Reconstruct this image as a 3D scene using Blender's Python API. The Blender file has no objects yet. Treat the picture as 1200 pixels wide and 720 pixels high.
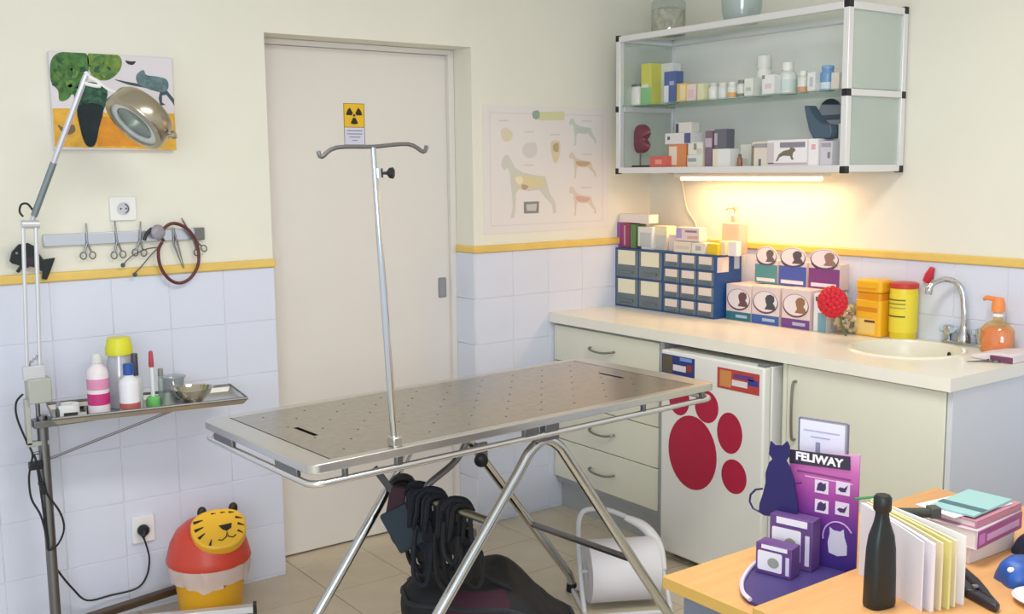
import bpy, bmesh, math, random
from mathutils import Vector, Matrix
random.seed(7)
scene = bpy.context.scene
col = scene.collection
R = math.radians

# ------------------------------------------------------------------ camera
F_PX = 1235.25
YAW, PIT, ROL = R(53.771), R(7.474), R(-0.604)
CAM = Vector((-3.5665, -3.731, 1.57))
fw = Vector((math.cos(YAW)*math.cos(PIT), math.sin(YAW)*math.cos(PIT), -math.sin(PIT)))
rt0 = Vector((math.sin(YAW), -math.cos(YAW), 0)); up0 = rt0.cross(fw)
rt = rt0*math.cos(ROL) + up0*math.sin(ROL)
up = up0*math.cos(ROL) - rt0*math.sin(ROL)
cd = bpy.data.cameras.new('camera'); cam = bpy.data.objects.new('camera', cd); col.objects.link(cam)
cd.sensor_fit = 'HORIZONTAL'; cd.sensor_width = 36.0; cd.lens = F_PX/1200*36.0
cd.clip_start = 0.05; cd.clip_end = 60
mw = Matrix.Identity(4)
for i in range(3):
    mw[i][0], mw[i][1], mw[i][2], mw[i][3] = rt[i], up[i], -fw[i], CAM[i]
cam.matrix_world = mw
scene.camera = cam

# ------------------------------------------------------------------ world, lights, exposure
w = bpy.data.worlds.new('world'); scene.world = w; w.use_nodes = True
bg = w.node_tree.nodes['Background']
bg.inputs[0].default_value = (0.86, 0.93, 1.0, 1); bg.inputs[1].default_value = 0.8
scene.view_settings.view_transform = 'Standard'; scene.view_settings.look = 'None'
scene.view_settings.exposure = 0.25; scene.view_settings.gamma = 1.0
scene.view_settings.use_curve_mapping = False
def area(name, loc, rot, sx, sy, power, color):
    l = bpy.data.lights.new(name, 'AREA'); l.shape = 'RECTANGLE'; l.size = sx; l.size_y = sy
    l.energy = power; l.color = color
    o = bpy.data.objects.new(name, l); col.objects.link(o); o.location = loc; o.rotation_euler = rot
    return o
# window daylight behind and to the left of the camera, and the ceiling fluorescent fitting
area('window_daylight', (-4.6, -4.9, 1.75), (R(84), 0, R(-42)), 1.8, 1.5, 52, (0.86, 0.94, 1.0))
area('ceiling_fluorescent', (-2.1, -2.4, 2.66), (0, 0, R(0)), 1.3, 0.5, 34, (1.0, 0.97, 0.9))

# ------------------------------------------------------------------ helpers
def ray(px, py): return fw + rt*((px-600)/F_PX) - up*((py-360)/F_PX)
def hit(px, py, ax, v):
    d = ray(px, py); return CAM + d*((v-CAM[ax])/d[ax])
def X(px, py, x): return hit(px, py, 0, x)
def Y(px, py, y): return hit(px, py, 1, y)
def Z(px, py, z): return hit(px, py, 2, z)
def mpp(p): return (Vector(p)-CAM).dot(fw)/F_PX      # metres per photo pixel at point p

def lin(c):
    return tuple((v/255/12.92 if v/255 <= 0.04045 else ((v/255+0.055)/1.055)**2.4) for v in c)
MATS = {}
def M(name, rgb=(200,200,200), rough=0.5, metal=0.0, noise=0.0, nscale=8.0, bump=0.0, bscale=60.0, emit=None, estr=1.0, spec=0.5, aniso=None, coat=0.0):
    if name in MATS: return MATS[name]
    m = bpy.data.materials.new(name); m.use_nodes = True; MATS[name] = m
    nt = m.node_tree; b = nt.nodes['Principled BSDF']
    c = lin(rgb)
    b.inputs['Base Color'].default_value = (*c, 1)
    b.inputs['Roughness'].default_value = rough; b.inputs['Metallic'].default_value = metal
    b.inputs['Specular IOR Level'].default_value = spec
    b.inputs['Coat Weight'].default_value = coat
    tc = nt.nodes.new('ShaderNodeTexCoord')
    if noise:
        mp = nt.nodes.new('ShaderNodeMapping'); nt.links.new(tc.outputs['Object'], mp.inputs[0])
        if aniso: mp.inputs['Scale'].default_value = aniso
        n = nt.nodes.new('ShaderNodeTexNoise'); n.inputs['Scale'].default_value = nscale; n.inputs['Detail'].default_value = 5
        nt.links.new(mp.outputs[0], n.inputs[0])
        r = nt.nodes.new('ShaderNodeValToRGB')
        r.color_ramp.elements[0].position = 0.3; r.color_ramp.elements[1].position = 0.7
        r.color_ramp.elements[0].color = (*[max(0, v*(1-noise)) for v in c], 1)
        r.color_ramp.elements[1].color = (*[min(1, v*(1+noise)) for v in c], 1)
        nt.links.new(n.outputs[0], r.inputs[0]); nt.links.new(r.outputs[0], b.inputs['Base Color'])
    if bump:
        n2 = nt.nodes.new('ShaderNodeTexNoise'); n2.inputs['Scale'].default_value = bscale; n2.inputs['Detail'].default_value = 4
        nt.links.new(tc.outputs['Object'], n2.inputs[0])
        bp = nt.nodes.new('ShaderNodeBump'); bp.inputs['Strength'].default_value = bump; bp.inputs['Distance'].default_value = 0.004
        nt.links.new(n2.outputs[0], bp.inputs['Height']); nt.links.new(bp.outputs[0], b.inputs['Normal'])
    if emit:
        b.inputs['Emission Color'].default_value = (*lin(emit), 1); b.inputs['Emission Strength'].default_value = estr
    return m
def glass(name, tint=(235,245,240), body=0.0, gloss=0.1, bodycol=(190,200,195)):
    if name in MATS: return MATS[name]
    m = bpy.data.materials.new(name); m.use_nodes = True; MATS[name] = m
    nt = m.node_tree; nt.nodes.clear()
    out = nt.nodes.new('ShaderNodeOutputMaterial')
    t = nt.nodes.new('ShaderNodeBsdfTransparent'); t.inputs[0].default_value = (*lin(tint), 1)
    d = nt.nodes.new('ShaderNodeBsdfDiffuse'); d.inputs[0].default_value = (*lin(bodycol), 1)
    g = nt.nodes.new('ShaderNodeBsdfGlossy'); g.inputs['Roughness'].default_value = 0.05
    m1 = nt.nodes.new('ShaderNodeMixShader'); m1.inputs[0].default_value = body
    m2 = nt.nodes.new('ShaderNodeMixShader'); m2.inputs[0].default_value = gloss
    nt.links.new(t.outputs[0], m1.inputs[1]); nt.links.new(d.outputs[0], m1.inputs[2])
    nt.links.new(m1.outputs[0], m2.inputs[1]); nt.links.new(g.outputs[0], m2.inputs[2])
    nt.links.new(m2.outputs[0], out.inputs[0])
    return m

def spline(pts, n=6, closed=False):
    P = [Vector(p) for p in pts]; out = []
    N = len(P); rng = range(N) if closed else range(N-1)
    for i in rng:
        if closed: a, b, c, d = P[(i-1) % N], P[i], P[(i+1) % N], P[(i+2) % N]
        else: a, b, c, d = P[max(i-1,0)], P[i], P[i+1], P[min(i+2,N-1)]
        for k in range(n):
            t = k/n
            out.append(0.5*((2*b)+(c-a)*t+(2*a-5*b+4*c-d)*t*t+(3*b-a-3*c+d)*t**3))
    if not closed: out.append(P[-1])
    return out

class B:
    def __init__(s): s.v = []; s.f = []
    def add(s, v, f):
        o = len(s.v); s.v += [tuple(p) for p in v]; s.f += [tuple(i+o for i in q) for q in f]; return s
    def bx(s, x0, x1, y0, y1, z0, z1):
        if x0 > x1: x0, x1 = x1, x0
        if y0 > y1: y0, y1 = y1, y0
        if z0 > z1: z0, z1 = z1, z0
        v = [(x0,y0,z0),(x1,y0,z0),(x1,y1,z0),(x0,y1,z0),(x0,y0,z1),(x1,y0,z1),(x1,y1,z1),(x0,y1,z1)]
        return s.add(v, [(0,3,2,1),(4,5,6,7),(0,1,5,4),(1,2,6,5),(2,3,7,6),(3,0,4,7)])
    def obx(s, c, half, ax, ay, az):
        c, ax, ay, az = Vector(c), Vector(ax).normalized(), Vector(ay).normalized(), Vector(az).normalized()
        v = []
        for k in (-1, 1):
            for i, j in ((-1,-1),(1,-1),(1,1),(-1,1)):
                v.append(c + ax*half[0]*i + ay*half[1]*j + az*half[2]*k)
        return s.add(v, [(0,3,2,1),(4,5,6,7),(0,1,5,4),(1,2,6,5),(2,3,7,6),(3,0,4,7)])
    def tube(s, pts, r, n=10, closed=False, cap=True):
        P = [Vector(p) for p in pts]; N = len(P)
        rr = r if isinstance(r, (list, tuple)) else [r]*N
        T = []
        for i in range(N):
            if closed: t = P[(i+1) % N]-P[i-1]
            else: t = P[min(i+1,N-1)]-P[max(i-1,0)]
            T.append(t.normalized() if t.length > 1e-9 else Vector((0,0,1)))
        u = T[0].orthogonal().normalized(); rings = []
        for i in range(N):
            u = (u - T[i]*u.dot(T[i]))
            u = u.normalized() if u.length > 1e-6 else T[i].orthogonal().normalized()
            w_ = T[i].cross(u)
            rings.append([P[i]+(u*math.cos(2*math.pi*k/n)+w_*math.sin(2*math.pi*k/n))*rr[i] for k in range(n)])
        v = [p for q in rings for p in q]; f = []
        for i in range(N if closed else N-1):
            j = (i+1) % N
            for k in range(n):
                f.append((i*n+k, i*n+(k+1) % n, j*n+(k+1) % n, j*n+k))
        if cap and not closed:
            f.append(tuple(range(n-1, -1, -1))); f.append(tuple((N-1)*n+k for k in range(n)))
        return s.add(v, f)
    def lathe(s, prof, n=24, c=(0,0,0), ax=None):
        v = []; f = []; c = Vector(c)
        if ax is None: e1, e2, e3 = Vector((1,0,0)), Vector((0,1,0)), Vector((0,0,1))
        else:
            e3 = Vector(ax).normalized(); e1 = e3.orthogonal().normalized(); e2 = e3.cross(e1)
        for r, z in prof:
            for k in range(n):
                a = 2*math.pi*k/n
                v.append(c + e1*(r*math.cos(a)) + e2*(r*math.sin(a)) + e3*z)
        for i in range(len(prof)-1):
            for k in range(n):
                f.append((i*n+k, i*n+(k+1) % n, (i+1)*n+(k+1) % n, (i+1)*n+k))
        cl = (abs(prof[0][0]-prof[-1][0]) < 1e-9 and abs(prof[0][1]-prof[-1][1]) < 1e-9)
        if prof[0][0] > 1e-5 and not cl: f.append(tuple(range(n-1,-1,-1)))
        if prof[-1][0] > 1e-5 and not cl: f.append(tuple((len(prof)-1)*n+k for k in range(n)))
        return s.add(v, f)
    def prism(s, poly, a, b, fn=lambda u, v, d: (u, d, v)):
        # poly in (u, v), extruded in depth from a to b; default u = x, v = z, depth = y
        n = len(poly)
        ar = sum(poly[i][0]*poly[(i+1) % n][1]-poly[(i+1) % n][0]*poly[i][1] for i in range(n))
        if ar < 0: poly = poly[::-1]
        v = [fn(p[0], p[1], a) for p in poly]+[fn(p[0], p[1], b) for p in poly]
        f = [tuple(range(n)), tuple(range(2*n-1, n-1, -1))]
        for i in range(n): f.append((i, n+i, n+(i+1) % n, (i+1) % n))
        return s.add(v, f)
    def ell(s, c, r, nu=16, nv=10):
        v = [(c[0], c[1], c[2]-r[2])]; f = []
        for i in range(1, nv):
            t = -math.pi/2+math.pi*i/nv
            for k in range(nu):
                a = 2*math.pi*k/nu
                v.append((c[0]+r[0]*math.cos(t)*math.cos(a), c[1]+r[1]*math.cos(t)*math.sin(a), c[2]+r[2]*math.sin(t)))
        v.append((c[0], c[1], c[2]+r[2])); L = len(v)-1
        for k in range(nu):
            f.append((0, 1+(k+1) % nu, 1+k)); f.append((L, L-nu+k, L-nu+(k+1) % nu))
        for i in range(nv-2):
            for k in range(nu):
                a0 = 1+i*nu
                f.append((a0+k, a0+(k+1) % nu, a0+nu+(k+1) % nu, a0+nu+k))
        return s.add(v, f)
    def rot(s, mat):
        s.v = [tuple(mat @ Vector(p)) for p in s.v]; return s

def obj(name, b, mat, parent=None, loc=(0,0,0), rz=0.0, bevel=0.0, smooth=True, label=None, kind=None, segs=2, fixn=True):
    me = bpy.data.meshes.new(name); me.from_pydata(b.v, [], b.f); me.validate()
    if fixn:
        bm = bmesh.new(); bm.from_mesh(me); bmesh.ops.recalc_face_normals(bm, faces=bm.faces); bm.to_mesh(me); bm.free()
    if smooth:
        me.shade_smooth()
        try: me.set_sharp_from_angle(angle=R(38))
        except Exception: pass
    me.materials.append(mat)
    o = bpy.data.objects.new(name, me); col.objects.link(o)
    o.location = loc; o.rotation_euler = (0, 0, rz)
    if parent: o.parent = parent
    if bevel:
        md = o.modifiers.new('bevel', 'BEVEL'); md.width = bevel; md.segments = segs; md.limit_method = 'ANGLE'; md.angle_limit = R(40)
    if label: o['label'] = label
    if kind: o['kind'] = kind
    return o
def tag(o, label, cat, group=None):
    o['label'] = label; o['category'] = cat
    if group: o['group'] = group
    return o
def thing(name, label, cat, loc=(0,0,0), rz=0.0, group=None):
    o = bpy.data.objects.new(name, None); col.objects.link(o); o.empty_display_size = 0.05
    o.location = loc; o.rotation_euler = (0, 0, rz)
    return tag(o, label, cat, group)
def copy_obj(o, loc, parent=None):
    c = o.copy(); col.objects.link(c); c.location = loc
    if parent: c.parent = parent
    return c
def struct(o): o['kind'] = 'structure'; return o
def text(parent, name, s, size, mat, loc, rot, depth=0.0004, align='CENTER', bold=0.0, sx=1.0):
    cu = bpy.data.curves.new(name, 'FONT'); cu.body = s; cu.size = size; cu.extrude = depth; cu.align_x = align; cu.align_y = 'CENTER'; cu.offset = bold
    t = bpy.data.objects.new(name, cu); col.objects.link(t)
    dg = bpy.context.evaluated_depsgraph_get(); me = bpy.data.meshes.new_from_object(t.evaluated_get(dg))
    bpy.data.objects.remove(t); bpy.data.curves.remove(cu)
    me.name = name; me.materials.clear(); me.materials.append(mat)
    o = bpy.data.objects.new(name, me); col.objects.link(o); o.parent = parent
    o.location = loc; o.rotation_euler = rot; o.scale = (sx, 1, 1)
    return o
def ellipse(cx, cy, rx, ry, n=28, a=0.0):
    return [(cx+rx*math.cos(t)*math.cos(a)-ry*math.sin(t)*math.sin(a), cy+rx*math.cos(t)*math.sin(a)+ry*math.sin(t)*math.cos(a)) for t in [2*math.pi*k/n for k in range(n)]]
def rrect(x0, x1, y0, y1, r, n=5):
    out = []
    for cx, cy, a0 in ((x1-r,y0+r,-90),(x1-r,y1-r,0),(x0+r,y1-r,90),(x0+r,y0+r,180)):
        for k in range(n+1):
            a = R(a0+90*k/n); out.append((cx+r*math.cos(a), cy+r*math.sin(a)))
    return out
RW = -math.pi/2            # turn of things that stand against the right wall: local -y faces the room (-X)

# ------------------------------------------------------------------ materials
paint = M('cream_wall_paint', (230,228,216), 0.85, noise=0.02, nscale=3, bump=0.08, bscale=120)
paint_r = paint
tile_m = M('pale_lavender_glazed_tile', (216,221,238), 0.22, noise=0.015, nscale=4)
grout = M('grey_grout', (214,214,224), 0.9, noise=0.03)
trim_m = M('yellow_ceramic_border', (228,194,106), 0.3, noise=0.05, nscale=12)
floor_m = M('beige_floor_tile', (206,194,172), 0.35, noise=0.05, nscale=9)
fgrout = M('floor_grout', (150,138,120), 0.9)
steel = M('brushed_stainless_steel', (212,211,208), 0.28, 1.0, noise=0.05, nscale=30, aniso=(1,12,12))
chrome = M('polished_chrome_tube', (205,208,210), 0.12, 1.0)
dsteel = M('dull_grey_steel', (130,130,132), 0.38, 1.0)
alu = M('satin_aluminium', (232,232,236), 0.35, 0.4)
white_lac = M('white_lacquer', (232,232,228), 0.35)
cream_lam = M('cream_laminate', (226,225,208), 0.45, noise=0.012, nscale=5)
grey_lam = M('grey_plinth_laminate', (168,172,174), 0.5)
black = M('black_plastic', (22,23,26), 0.45)
dark = M('dark_gap', (26,25,24), 0.8)
rubber = M('black_cable_rubber', (26,32,38), 0.5)
whitep = M('white_plastic', (236,236,236), 0.4)
paper = M('white_paper', (240,239,240), 0.8)

# ================================================================== STRUCTURE
FX0, FY0 = -1.885, -0.275
TP = 0.315; TQ = 0.30
fl = struct(obj('floor', B().bx(-5.6, 0.12, -5.6, 0.35, -0.08, -0.003), fgrout))
tm = None
fx = [FX0+TP*i for i in range(-5, 7)]; fy = [FY0+TQ*j for j in range(-9, 3)]
for x in fx:
    for y in fy:
        if x+TP/2 > 0.1: continue
        if tm is None:
            tm = obj('tile', B().bx(0.0015, TP-0.0015, 0.0015, TQ-0.0015, -0.006, 0.0), floor_m, fl, bevel=0.001, segs=1); tm.location = (x, y, 0)
        else:
            copy_obj(tm, (x, y, 0), fl)
# floor further out, towards and behind the camera, where the photograph does not look
fl2 = obj('tiled_field', B().bx(-5.6, fx[0]-0.002, -5.6, 0.2, -0.006, 0).bx(fx[0], 0.1, -5.6, fy[0]-0.002, -0.006, 0), floor_m, fl, kind='stuff')

OX0, OX1, OZ = -1.945, -1.0265, 2.077       # door opening
DY = 0.165                                     # depth of the reveal
WT = 0.008                                     # tile thickness: painted wall lies behind the tile face
CEIL = 2.75
wb = B()
wb.bx(-5.6, OX0, WT, 0.30, 0, CEIL).bx(OX1, 0.15, WT, 0.30, 0, CEIL).bx(OX0, OX1, WT, 0.30, OZ, CEIL)
wall_l = struct(obj('wall_left', wb, paint))
wall_r = struct(obj('wall_right', B().bx(WT, 0.16, -5.6, WT, 0, CEIL), paint))
struct(obj('ceiling', B().bx(-5.6, 0.15, -5.6, 0.3, CEIL, CEIL+0.1), M('white_ceiling_paint', (236,236,232), 0.9)))
# wall tiles, 20 x 20 cm, below the yellow border
TZ = 1.212
tl = {}
def tile(wall, axis, a, wdt, z, hgt, plane, depth=WT):
    key = (axis, round(wdt,3), round(hgt,3))
    if key not in tl:
        g = 0.0012
        if axis == 'x': b = B().bx(g, wdt-g, -depth, 0.002, g, hgt-g)
        else: b = B().bx(-depth, 0.002, -wdt+g, -g, g, hgt-g)
        tl[key] = obj('tile', b, tile_m, wall, bevel=0.0012, segs=1); o = tl[key]
    else: o = copy_obj(tl[key], (0,0,0), wall)
    o.parent = wall
    o.location = (a, plane, z) if axis == 'x' else (plane, a, z)
    return o
rows = [(max(0.0, TZ-0.2*(k+1)), 0.2 if TZ-0.2*(k+1) >= 0 else TZ-0.2*k) for k in range(7)]
gb = B()
gb.bx(-5.6, OX0, 0.002, WT+0.001, 0, TZ).bx(OX1, WT, 0.002, WT+0.001, 0, TZ).bx(0.002, WT+0.001, -5.6, 0.0, 0, TZ).bx(OX1-0.002, OX1+0.001, 0.0, 0.14, 0, TZ)
obj('grout', gb, grout, wall_l)
for z0, h in rows:
    for k in range(8):
        tile(wall_l, 'x', OX0-0.2*(k+1), 0.2, z0, h, WT)
    for k in range(5):
        tile(wall_l, 'x', OX1+0.2*k, 0.2 if k < 4 else 0.22, z0, h, WT)
    for k in range(16):
        tile(wall_r, 'y', -0.2*k, 0.2, z0, h, WT)
# tiled reveal on the right of the doorway
for z0, h in rows:
    o = obj('tile', B().bx(-0.006, 0.002, 0.001, 0.139, 0.0012, h-0.0012), tile_m, wall_l, bevel=0.0012, segs=1); o.location = (OX1, 0, z0)
# yellow borders
def border(name, b): return struct(obj(name, b, trim_m, bevel=0.006, segs=3))
TB, TT = 1.211, 1.243
border('trim_1', B().bx(-5.6, OX0+0.004, -0.010, 0.010, TB, TT))
border('trim_2', B().bx(OX1-0.010, -0.011, -0.010, 0.010, TB, TT).bx(OX1-0.010, OX1+0.01, 0.008, 0.14, TB, TT))
border('trim_3', B().bx(-0.010, 0.010, -5.6, -0.0, TB, TT))
# door: sliding panel in the recess
door = thing('door_1', 'off-white sliding door panel with a recessed metal pull', 'door', (0,0,0))
del door['category']; door['kind'] = 'structure'
door_m = M('off_white_door', (226,221,216), 0.55, noise=0.015, nscale=2)
obj('door_panel', B().bx(OX0-0.05, OX1-0.006, DY, DY+0.04, 0.008, OZ-0.022), door_m, door, bevel=0.002)
obj('door_frame', B().bx(OX1-0.028, OX1-0.001, DY-0.025, DY-0.002, 0.0, OZ-0.001).bx(OX0, OX1-0.028, DY-0.025, DY-0.002, OZ-0.022, OZ-0.001), door_m, door, bevel=0.002)
obj('door_backing', B().bx(OX0-0.06, OX1+0.05, DY+0.055, DY+0.1, 0, OZ+0.05), dark, door)
pull = obj('door_pull', B().prism(rrect(-1.112,-1.072,1.012,1.100,0.006), DY-0.004, DY+0.001), M('grey_pull_metal', (150,150,152), 0.4, 0.5), door, bevel=0.001)
obj('pull_recess', B().prism(rrect(-1.104,-1.080,1.022,1.090,0.004), DY-0.0045, DY-0.0035), M('pull_inset_grey', (150,150,152), 0.5), pull)  # inset in the same grey as the pull
# ceiling luminaire body
lum = thing('ceiling_lamp', 'white fluorescent ceiling fitting above the examination room', 'ceiling lamp', (-2.1,-2.4,2.75))
obj('housing', B().bx(-0.68,0.68,-0.28,0.28,-0.07,0.0), white_lac, lum, bevel=0.01)

# ================================================================== BASE UNITS, RIGHT WALL
CT = 0.92; CF = -0.625; CE = -1.975       # worktop top, front, end
SKC = Vector((-0.258, -1.580)); SKR = 0.188
def rect_hole(x0, x1, y0, y1, z0, z1, c, r, n=40):
    angs = sorted([2*math.pi*k/n for k in range(n)] + [math.atan2(yy-c.y, xx-c.x) % (2*math.pi) for xx in (x0,x1) for yy in (y0,y1)])
    inner = []; outer = []
    for a in angs:
        ca, sa = math.cos(a), math.sin(a)
        t = min([v for v in (((x1 if ca > 0 else x0)-c.x)/ca if abs(ca) > 1e-9 else 9e9, ((y1 if sa > 0 else y0)-c.y)/sa if abs(sa) > 1e-9 else 9e9)])
        inner.append((c.x+r*ca, c.y+r*sa)); outer.append((c.x+t*ca, c.y+t*sa))
    m = len(angs); v = [(*p, z1) for p in inner]+[(*p, z1) for p in outer]+[(*p, z0) for p in inner]+[(*p, z0) for p in outer]; f = []
    for i in range(m):
        j = (i+1) % m
        f += [(i, m+i, m+j, j), (2*m+i, 2*m+j, 3*m+j, 3*m+i), (i, j, 2*m+j, 2*m+i), (m+i, 3*m+i, 3*m+j, m+j)]
    return B().add(v, f)
wt = tag(obj('worktop', rect_hole(CF, -0.001, CE, -0.001, CT-0.042, CT, SKC, SKR), M('pale_cream_worktop', (236,232,220), 0.3, noise=0.012, nscale=14)), 'long pale cream worktop over the drawers, fridge and sink cupboard', 'worktop')
FR = -0.60
handle_m = M('brushed_nickel_handle', (150,146,140), 0.35, 1.0)
# drawer unit
du = thing('drawer_cabinet', 'cream four-drawer base cabinet in the corner left of the fridge', 'cabinet', (0,0,0))
obj('carcass', B().bx(FR+0.018, -0.012, -0.69, -0.004, 0.13, CT-0.043), grey_lam, du)
obj('plinth', B().bx(FR+0.045, FR+0.06, -0.69, -0.004, 0.0, 0.13), grey_lam, du)
obj('side_panel', B().bx(FR+0.002, -0.012, -0.715, -0.691, 0.0, CT-0.043), grey_lam, du)
zs = [0.155, 0.338, 0.512, 0.70, CT-0.055]
for i in range(4):
    d = obj('drawer', B().bx(FR, FR+0.018, -0.685, -0.006, zs[i]+0.002, zs[i+1]-0.002), cream_lam, du, bevel=0.002)
    zc = (zs[i]+zs[i+1])/2-0.004
    if i == 3: zc = 0.785
    hp = [(FR, -0.262, zc+0.006), (FR-0.018, -0.268, zc+0.004), (FR-0.026, -0.30, zc-0.002), (FR-0.028, -0.34, zc-0.004), (FR-0.026, -0.38, zc-0.002), (FR-0.018, -0.412, zc+0.004), (FR, -0.418, zc+0.006)]
    obj('handle', B().tube(spline(hp, 4), 0.0048, 8), handle_m, d)
# fridge
FRX = -0.665
fr = thing('mini_fridge', 'white under-counter fridge with a big red paw print on its door', 'fridge', (0,0,0))
obj('body', B().bx(FRX+0.045, -0.05, -1.285, -0.765, 0.03, 0.855), white_lac, fr, bevel=0.004)
fd = obj('door', B().bx(FRX, FRX+0.04, -1.285, -0.765, 0.035, 0.857), white_lac, fr, bevel=0.008, segs=3)
obj('door_gasket', B().bx(FRX+0.04, FRX+0.046, -1.275, -0.775, 0.04, 0.85), M('grey_gasket', (150,150,152), 0.7), fr)
obj('hinge_cap', B().bx(FRX+0.006, FRX+0.036, -1.283, -1.25, 0.857, 0.866), M('grey_plastic', (120,124,128), 0.5), fr)
for yy in (-0.80, -1.25):
    for xx in (FRX+0.09, -0.12): obj('foot', B().lathe([(0.018,0),(0.018,0.03)], 12, (xx, yy, 0)), black, fr)
obj('under_gap_shade', B().bx(FRX+0.06, FRX+0.07, -1.27, -0.78, 0.004, 0.03), dark, fr)  # dark strip painted as the shade in the gap under the fridge
red_m = M('crimson_vinyl', (176,22,62), 0.4)
def fy_(px, py): p = X(px, py, FRX); return (-p.y, p.z)
def fridge_ell(name, c, right, bottom, mat, d=0.0009):
    cy, cz = fy_(*c); rx = abs(fy_(*right)[0]-cy); rz = abs(fy_(c[0], bottom)[1]-cz)
    return obj(name, B().prism(ellipse(cy, cz, rx, rz, 36), FRX-d, FRX, lambda u, v, dd: (dd, -u, v)), mat, fr)
pad = fridge_ell('paw_pad', (811,531), (840,531), 574, red_m)
fridge_ell('paw_toe', (855,508), (870,508), 532, red_m)
fridge_ell('paw_toe', (860,559), (875,559), 579, red_m)
fridge_ell('paw_toe', (828,477), (842,477), 496, red_m)
fridge_ell('paw_toe', (796,468), (808,468), 487, red_m)
def fridge_rect(name, px0, py0, px1, py1, mat, d=0.0012, par=fr):
    a = X(px0, py0, FRX); b = X(px1, py1, FRX); c = X(px0, py1, FRX)
    zt, zb = a.z, c.z
    return obj(name, B().bx(FRX-d, FRX, b.y, a.y, zb, zt), mat, par)
s1 = fridge_rect('sticker', 776, 414, 814, 436, M('navy_print', (38,52,120), 0.5), par=fr)
fridge_rect('sticker_photo', 777, 415, 788, 435, M('olive_print', (92,84,66), 0.6), 0.0016, s1)
fridge_rect('sticker_caption', 789, 427, 804, 434, M('pale_print', (225,218,222), 0.6), 0.0016, s1)
fridge_rect('sticker_patch', 805, 428, 811, 436, M('brick_red_print', (150,52,48), 0.6), 0.0016, s1)
fridge_rect('sticker_word', 797, 419, 811, 423, M('light_blue_print', (120,150,220), 0.6), 0.0016, s1)
s2 = fridge_rect('sticker', 841, 430, 890, 454, M('red_orange_print', (186,66,60), 0.5), par=fr)
fridge_rect('sticker_photo', 844, 433, 857, 452, M('tan_print', (205,140,80), 0.6), 0.0016, s2)
fridge_rect('sticker_caption', 858, 445, 876, 452, M('pale_print'), 0.0016, s2)
fridge_rect('sticker_patch', 877, 445, 889, 452, M('royal_blue_print', (50,60,150), 0.6), 0.0016, s2)
fridge_rect('sticker_word', 860, 438, 884, 443, M('purple_print', (96,60,130), 0.6), 0.0016, s2)
# sink cupboard
sc = thing('sink_cabinet', 'cream base cupboard with one tall door below the round sink', 'cabinet', (0,0,0))
obj('carcass', B().bx(FR+0.02, -0.012, CE+0.012, -1.315, 0.10, CT-0.16), grey_lam, sc)
obj('plinth', B().bx(FR+0.05, FR+0.065, CE+0.012, -1.315, 0.0, 0.10), grey_lam, sc)
obj('side_panel', B().bx(FR+0.004, -0.002, CE+0.006, CE+0.024, 0.0, CT-0.043), M('pale_grey_end_panel', (214,216,222), 0.5), sc)
obj('side_panel', B().bx(FR+0.002, -0.012, -1.333, -1.316, 0.0, CT-0.043), cream_lam, sc)
d = obj('door', B().bx(FR, FR+0.018, CE+0.028, -1.336, 0.105, CT-0.05), cream_lam, sc, bevel=0.002)
hy = -1.375
hp = [(FR, hy, 0.815), (FR-0.02, hy-0.002, 0.81), (FR-0.028, hy-0.004, 0.76), (FR-0.030, hy-0.005, 0.71), (FR-0.028, hy-0.004, 0.66), (FR-0.02, hy-0.002, 0.61), (FR, hy, 0.605)]
obj('handle', B().tube(spline(hp, 4), 0.005, 8), handle_m, d)

# ================================================================== SINK AND TAP
basin_m = M('cream_enamel_sink', (232,228,212), 0.25)
sk = thing('sink', 'round cream inset sink let into the worktop', 'sink', (SKC.x, SKC.y, CT))
pr = [(0.0,-0.135),(0.06,-0.134),(0.13,-0.12),(0.165,-0.09),(0.178,-0.03),(0.180,-0.002),(0.184,0.005),(0.198,0.006),(0.204,0.001),(0.204,0.0),(0.186,0.0),(0.184,-0.03),(0.170,-0.095),(0.13,-0.13),(0.06,-0.142),(0.0,-0.143)]
obj('basin', B().lathe(pr, 40), basin_m, sk)
obj('drain', B().lathe([(0,-0.133),(0.022,-0.133),(0.024,-0.1325),(0.024,-0.1345)], 20), dsteel, sk)
obj('overflow', B().lathe([(0,0),(0.009,0),(0.009,0.002),(0.005,0.003)], 14, (0.160,-0.07,-0.028), ax=(-0.9,0.4,0.1)), dark, sk)
tp = Z(1124, 404, CT); tp.x = -0.027; tp.y = -1.662
tap = thing('tap', 'chrome two-handle mixer tap with a curved spout behind the sink', 'tap', (tp.x, tp.y, CT))
obj('base_plate', B().prism(rrect(-0.021,0.021,-0.085,0.085,0.02), 0.0, 0.012, lambda u,v,d:(u,v,d)), chrome, tap, bevel=0.003)
obj('body', B().lathe([(0.024,0.012),(0.024,0.03),(0.018,0.045),(0.014,0.07),(0.0,0.07)], 18), chrome, tap)
spt = spline([(0,0,0.06),(0,0.002,0.12),(0.0,0.012,0.19),(-0.012,0.03,0.225),(-0.045,0.055,0.238),(-0.085,0.075,0.226),(-0.10,0.082,0.205)], 6)
obj('spout', B().tube(spt, [0.013-0.004*i/(len(spt)-1) for i in range(len(spt))], 12), chrome, tap)
obj('aerator', B().lathe([(0.012,0),(0.013,0.004),(0.013,0.02),(0.009,0.024)], 14, (-0.104,0.084,0.186), ax=(0.15,-0.1,1)), chrome, tap)
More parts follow.
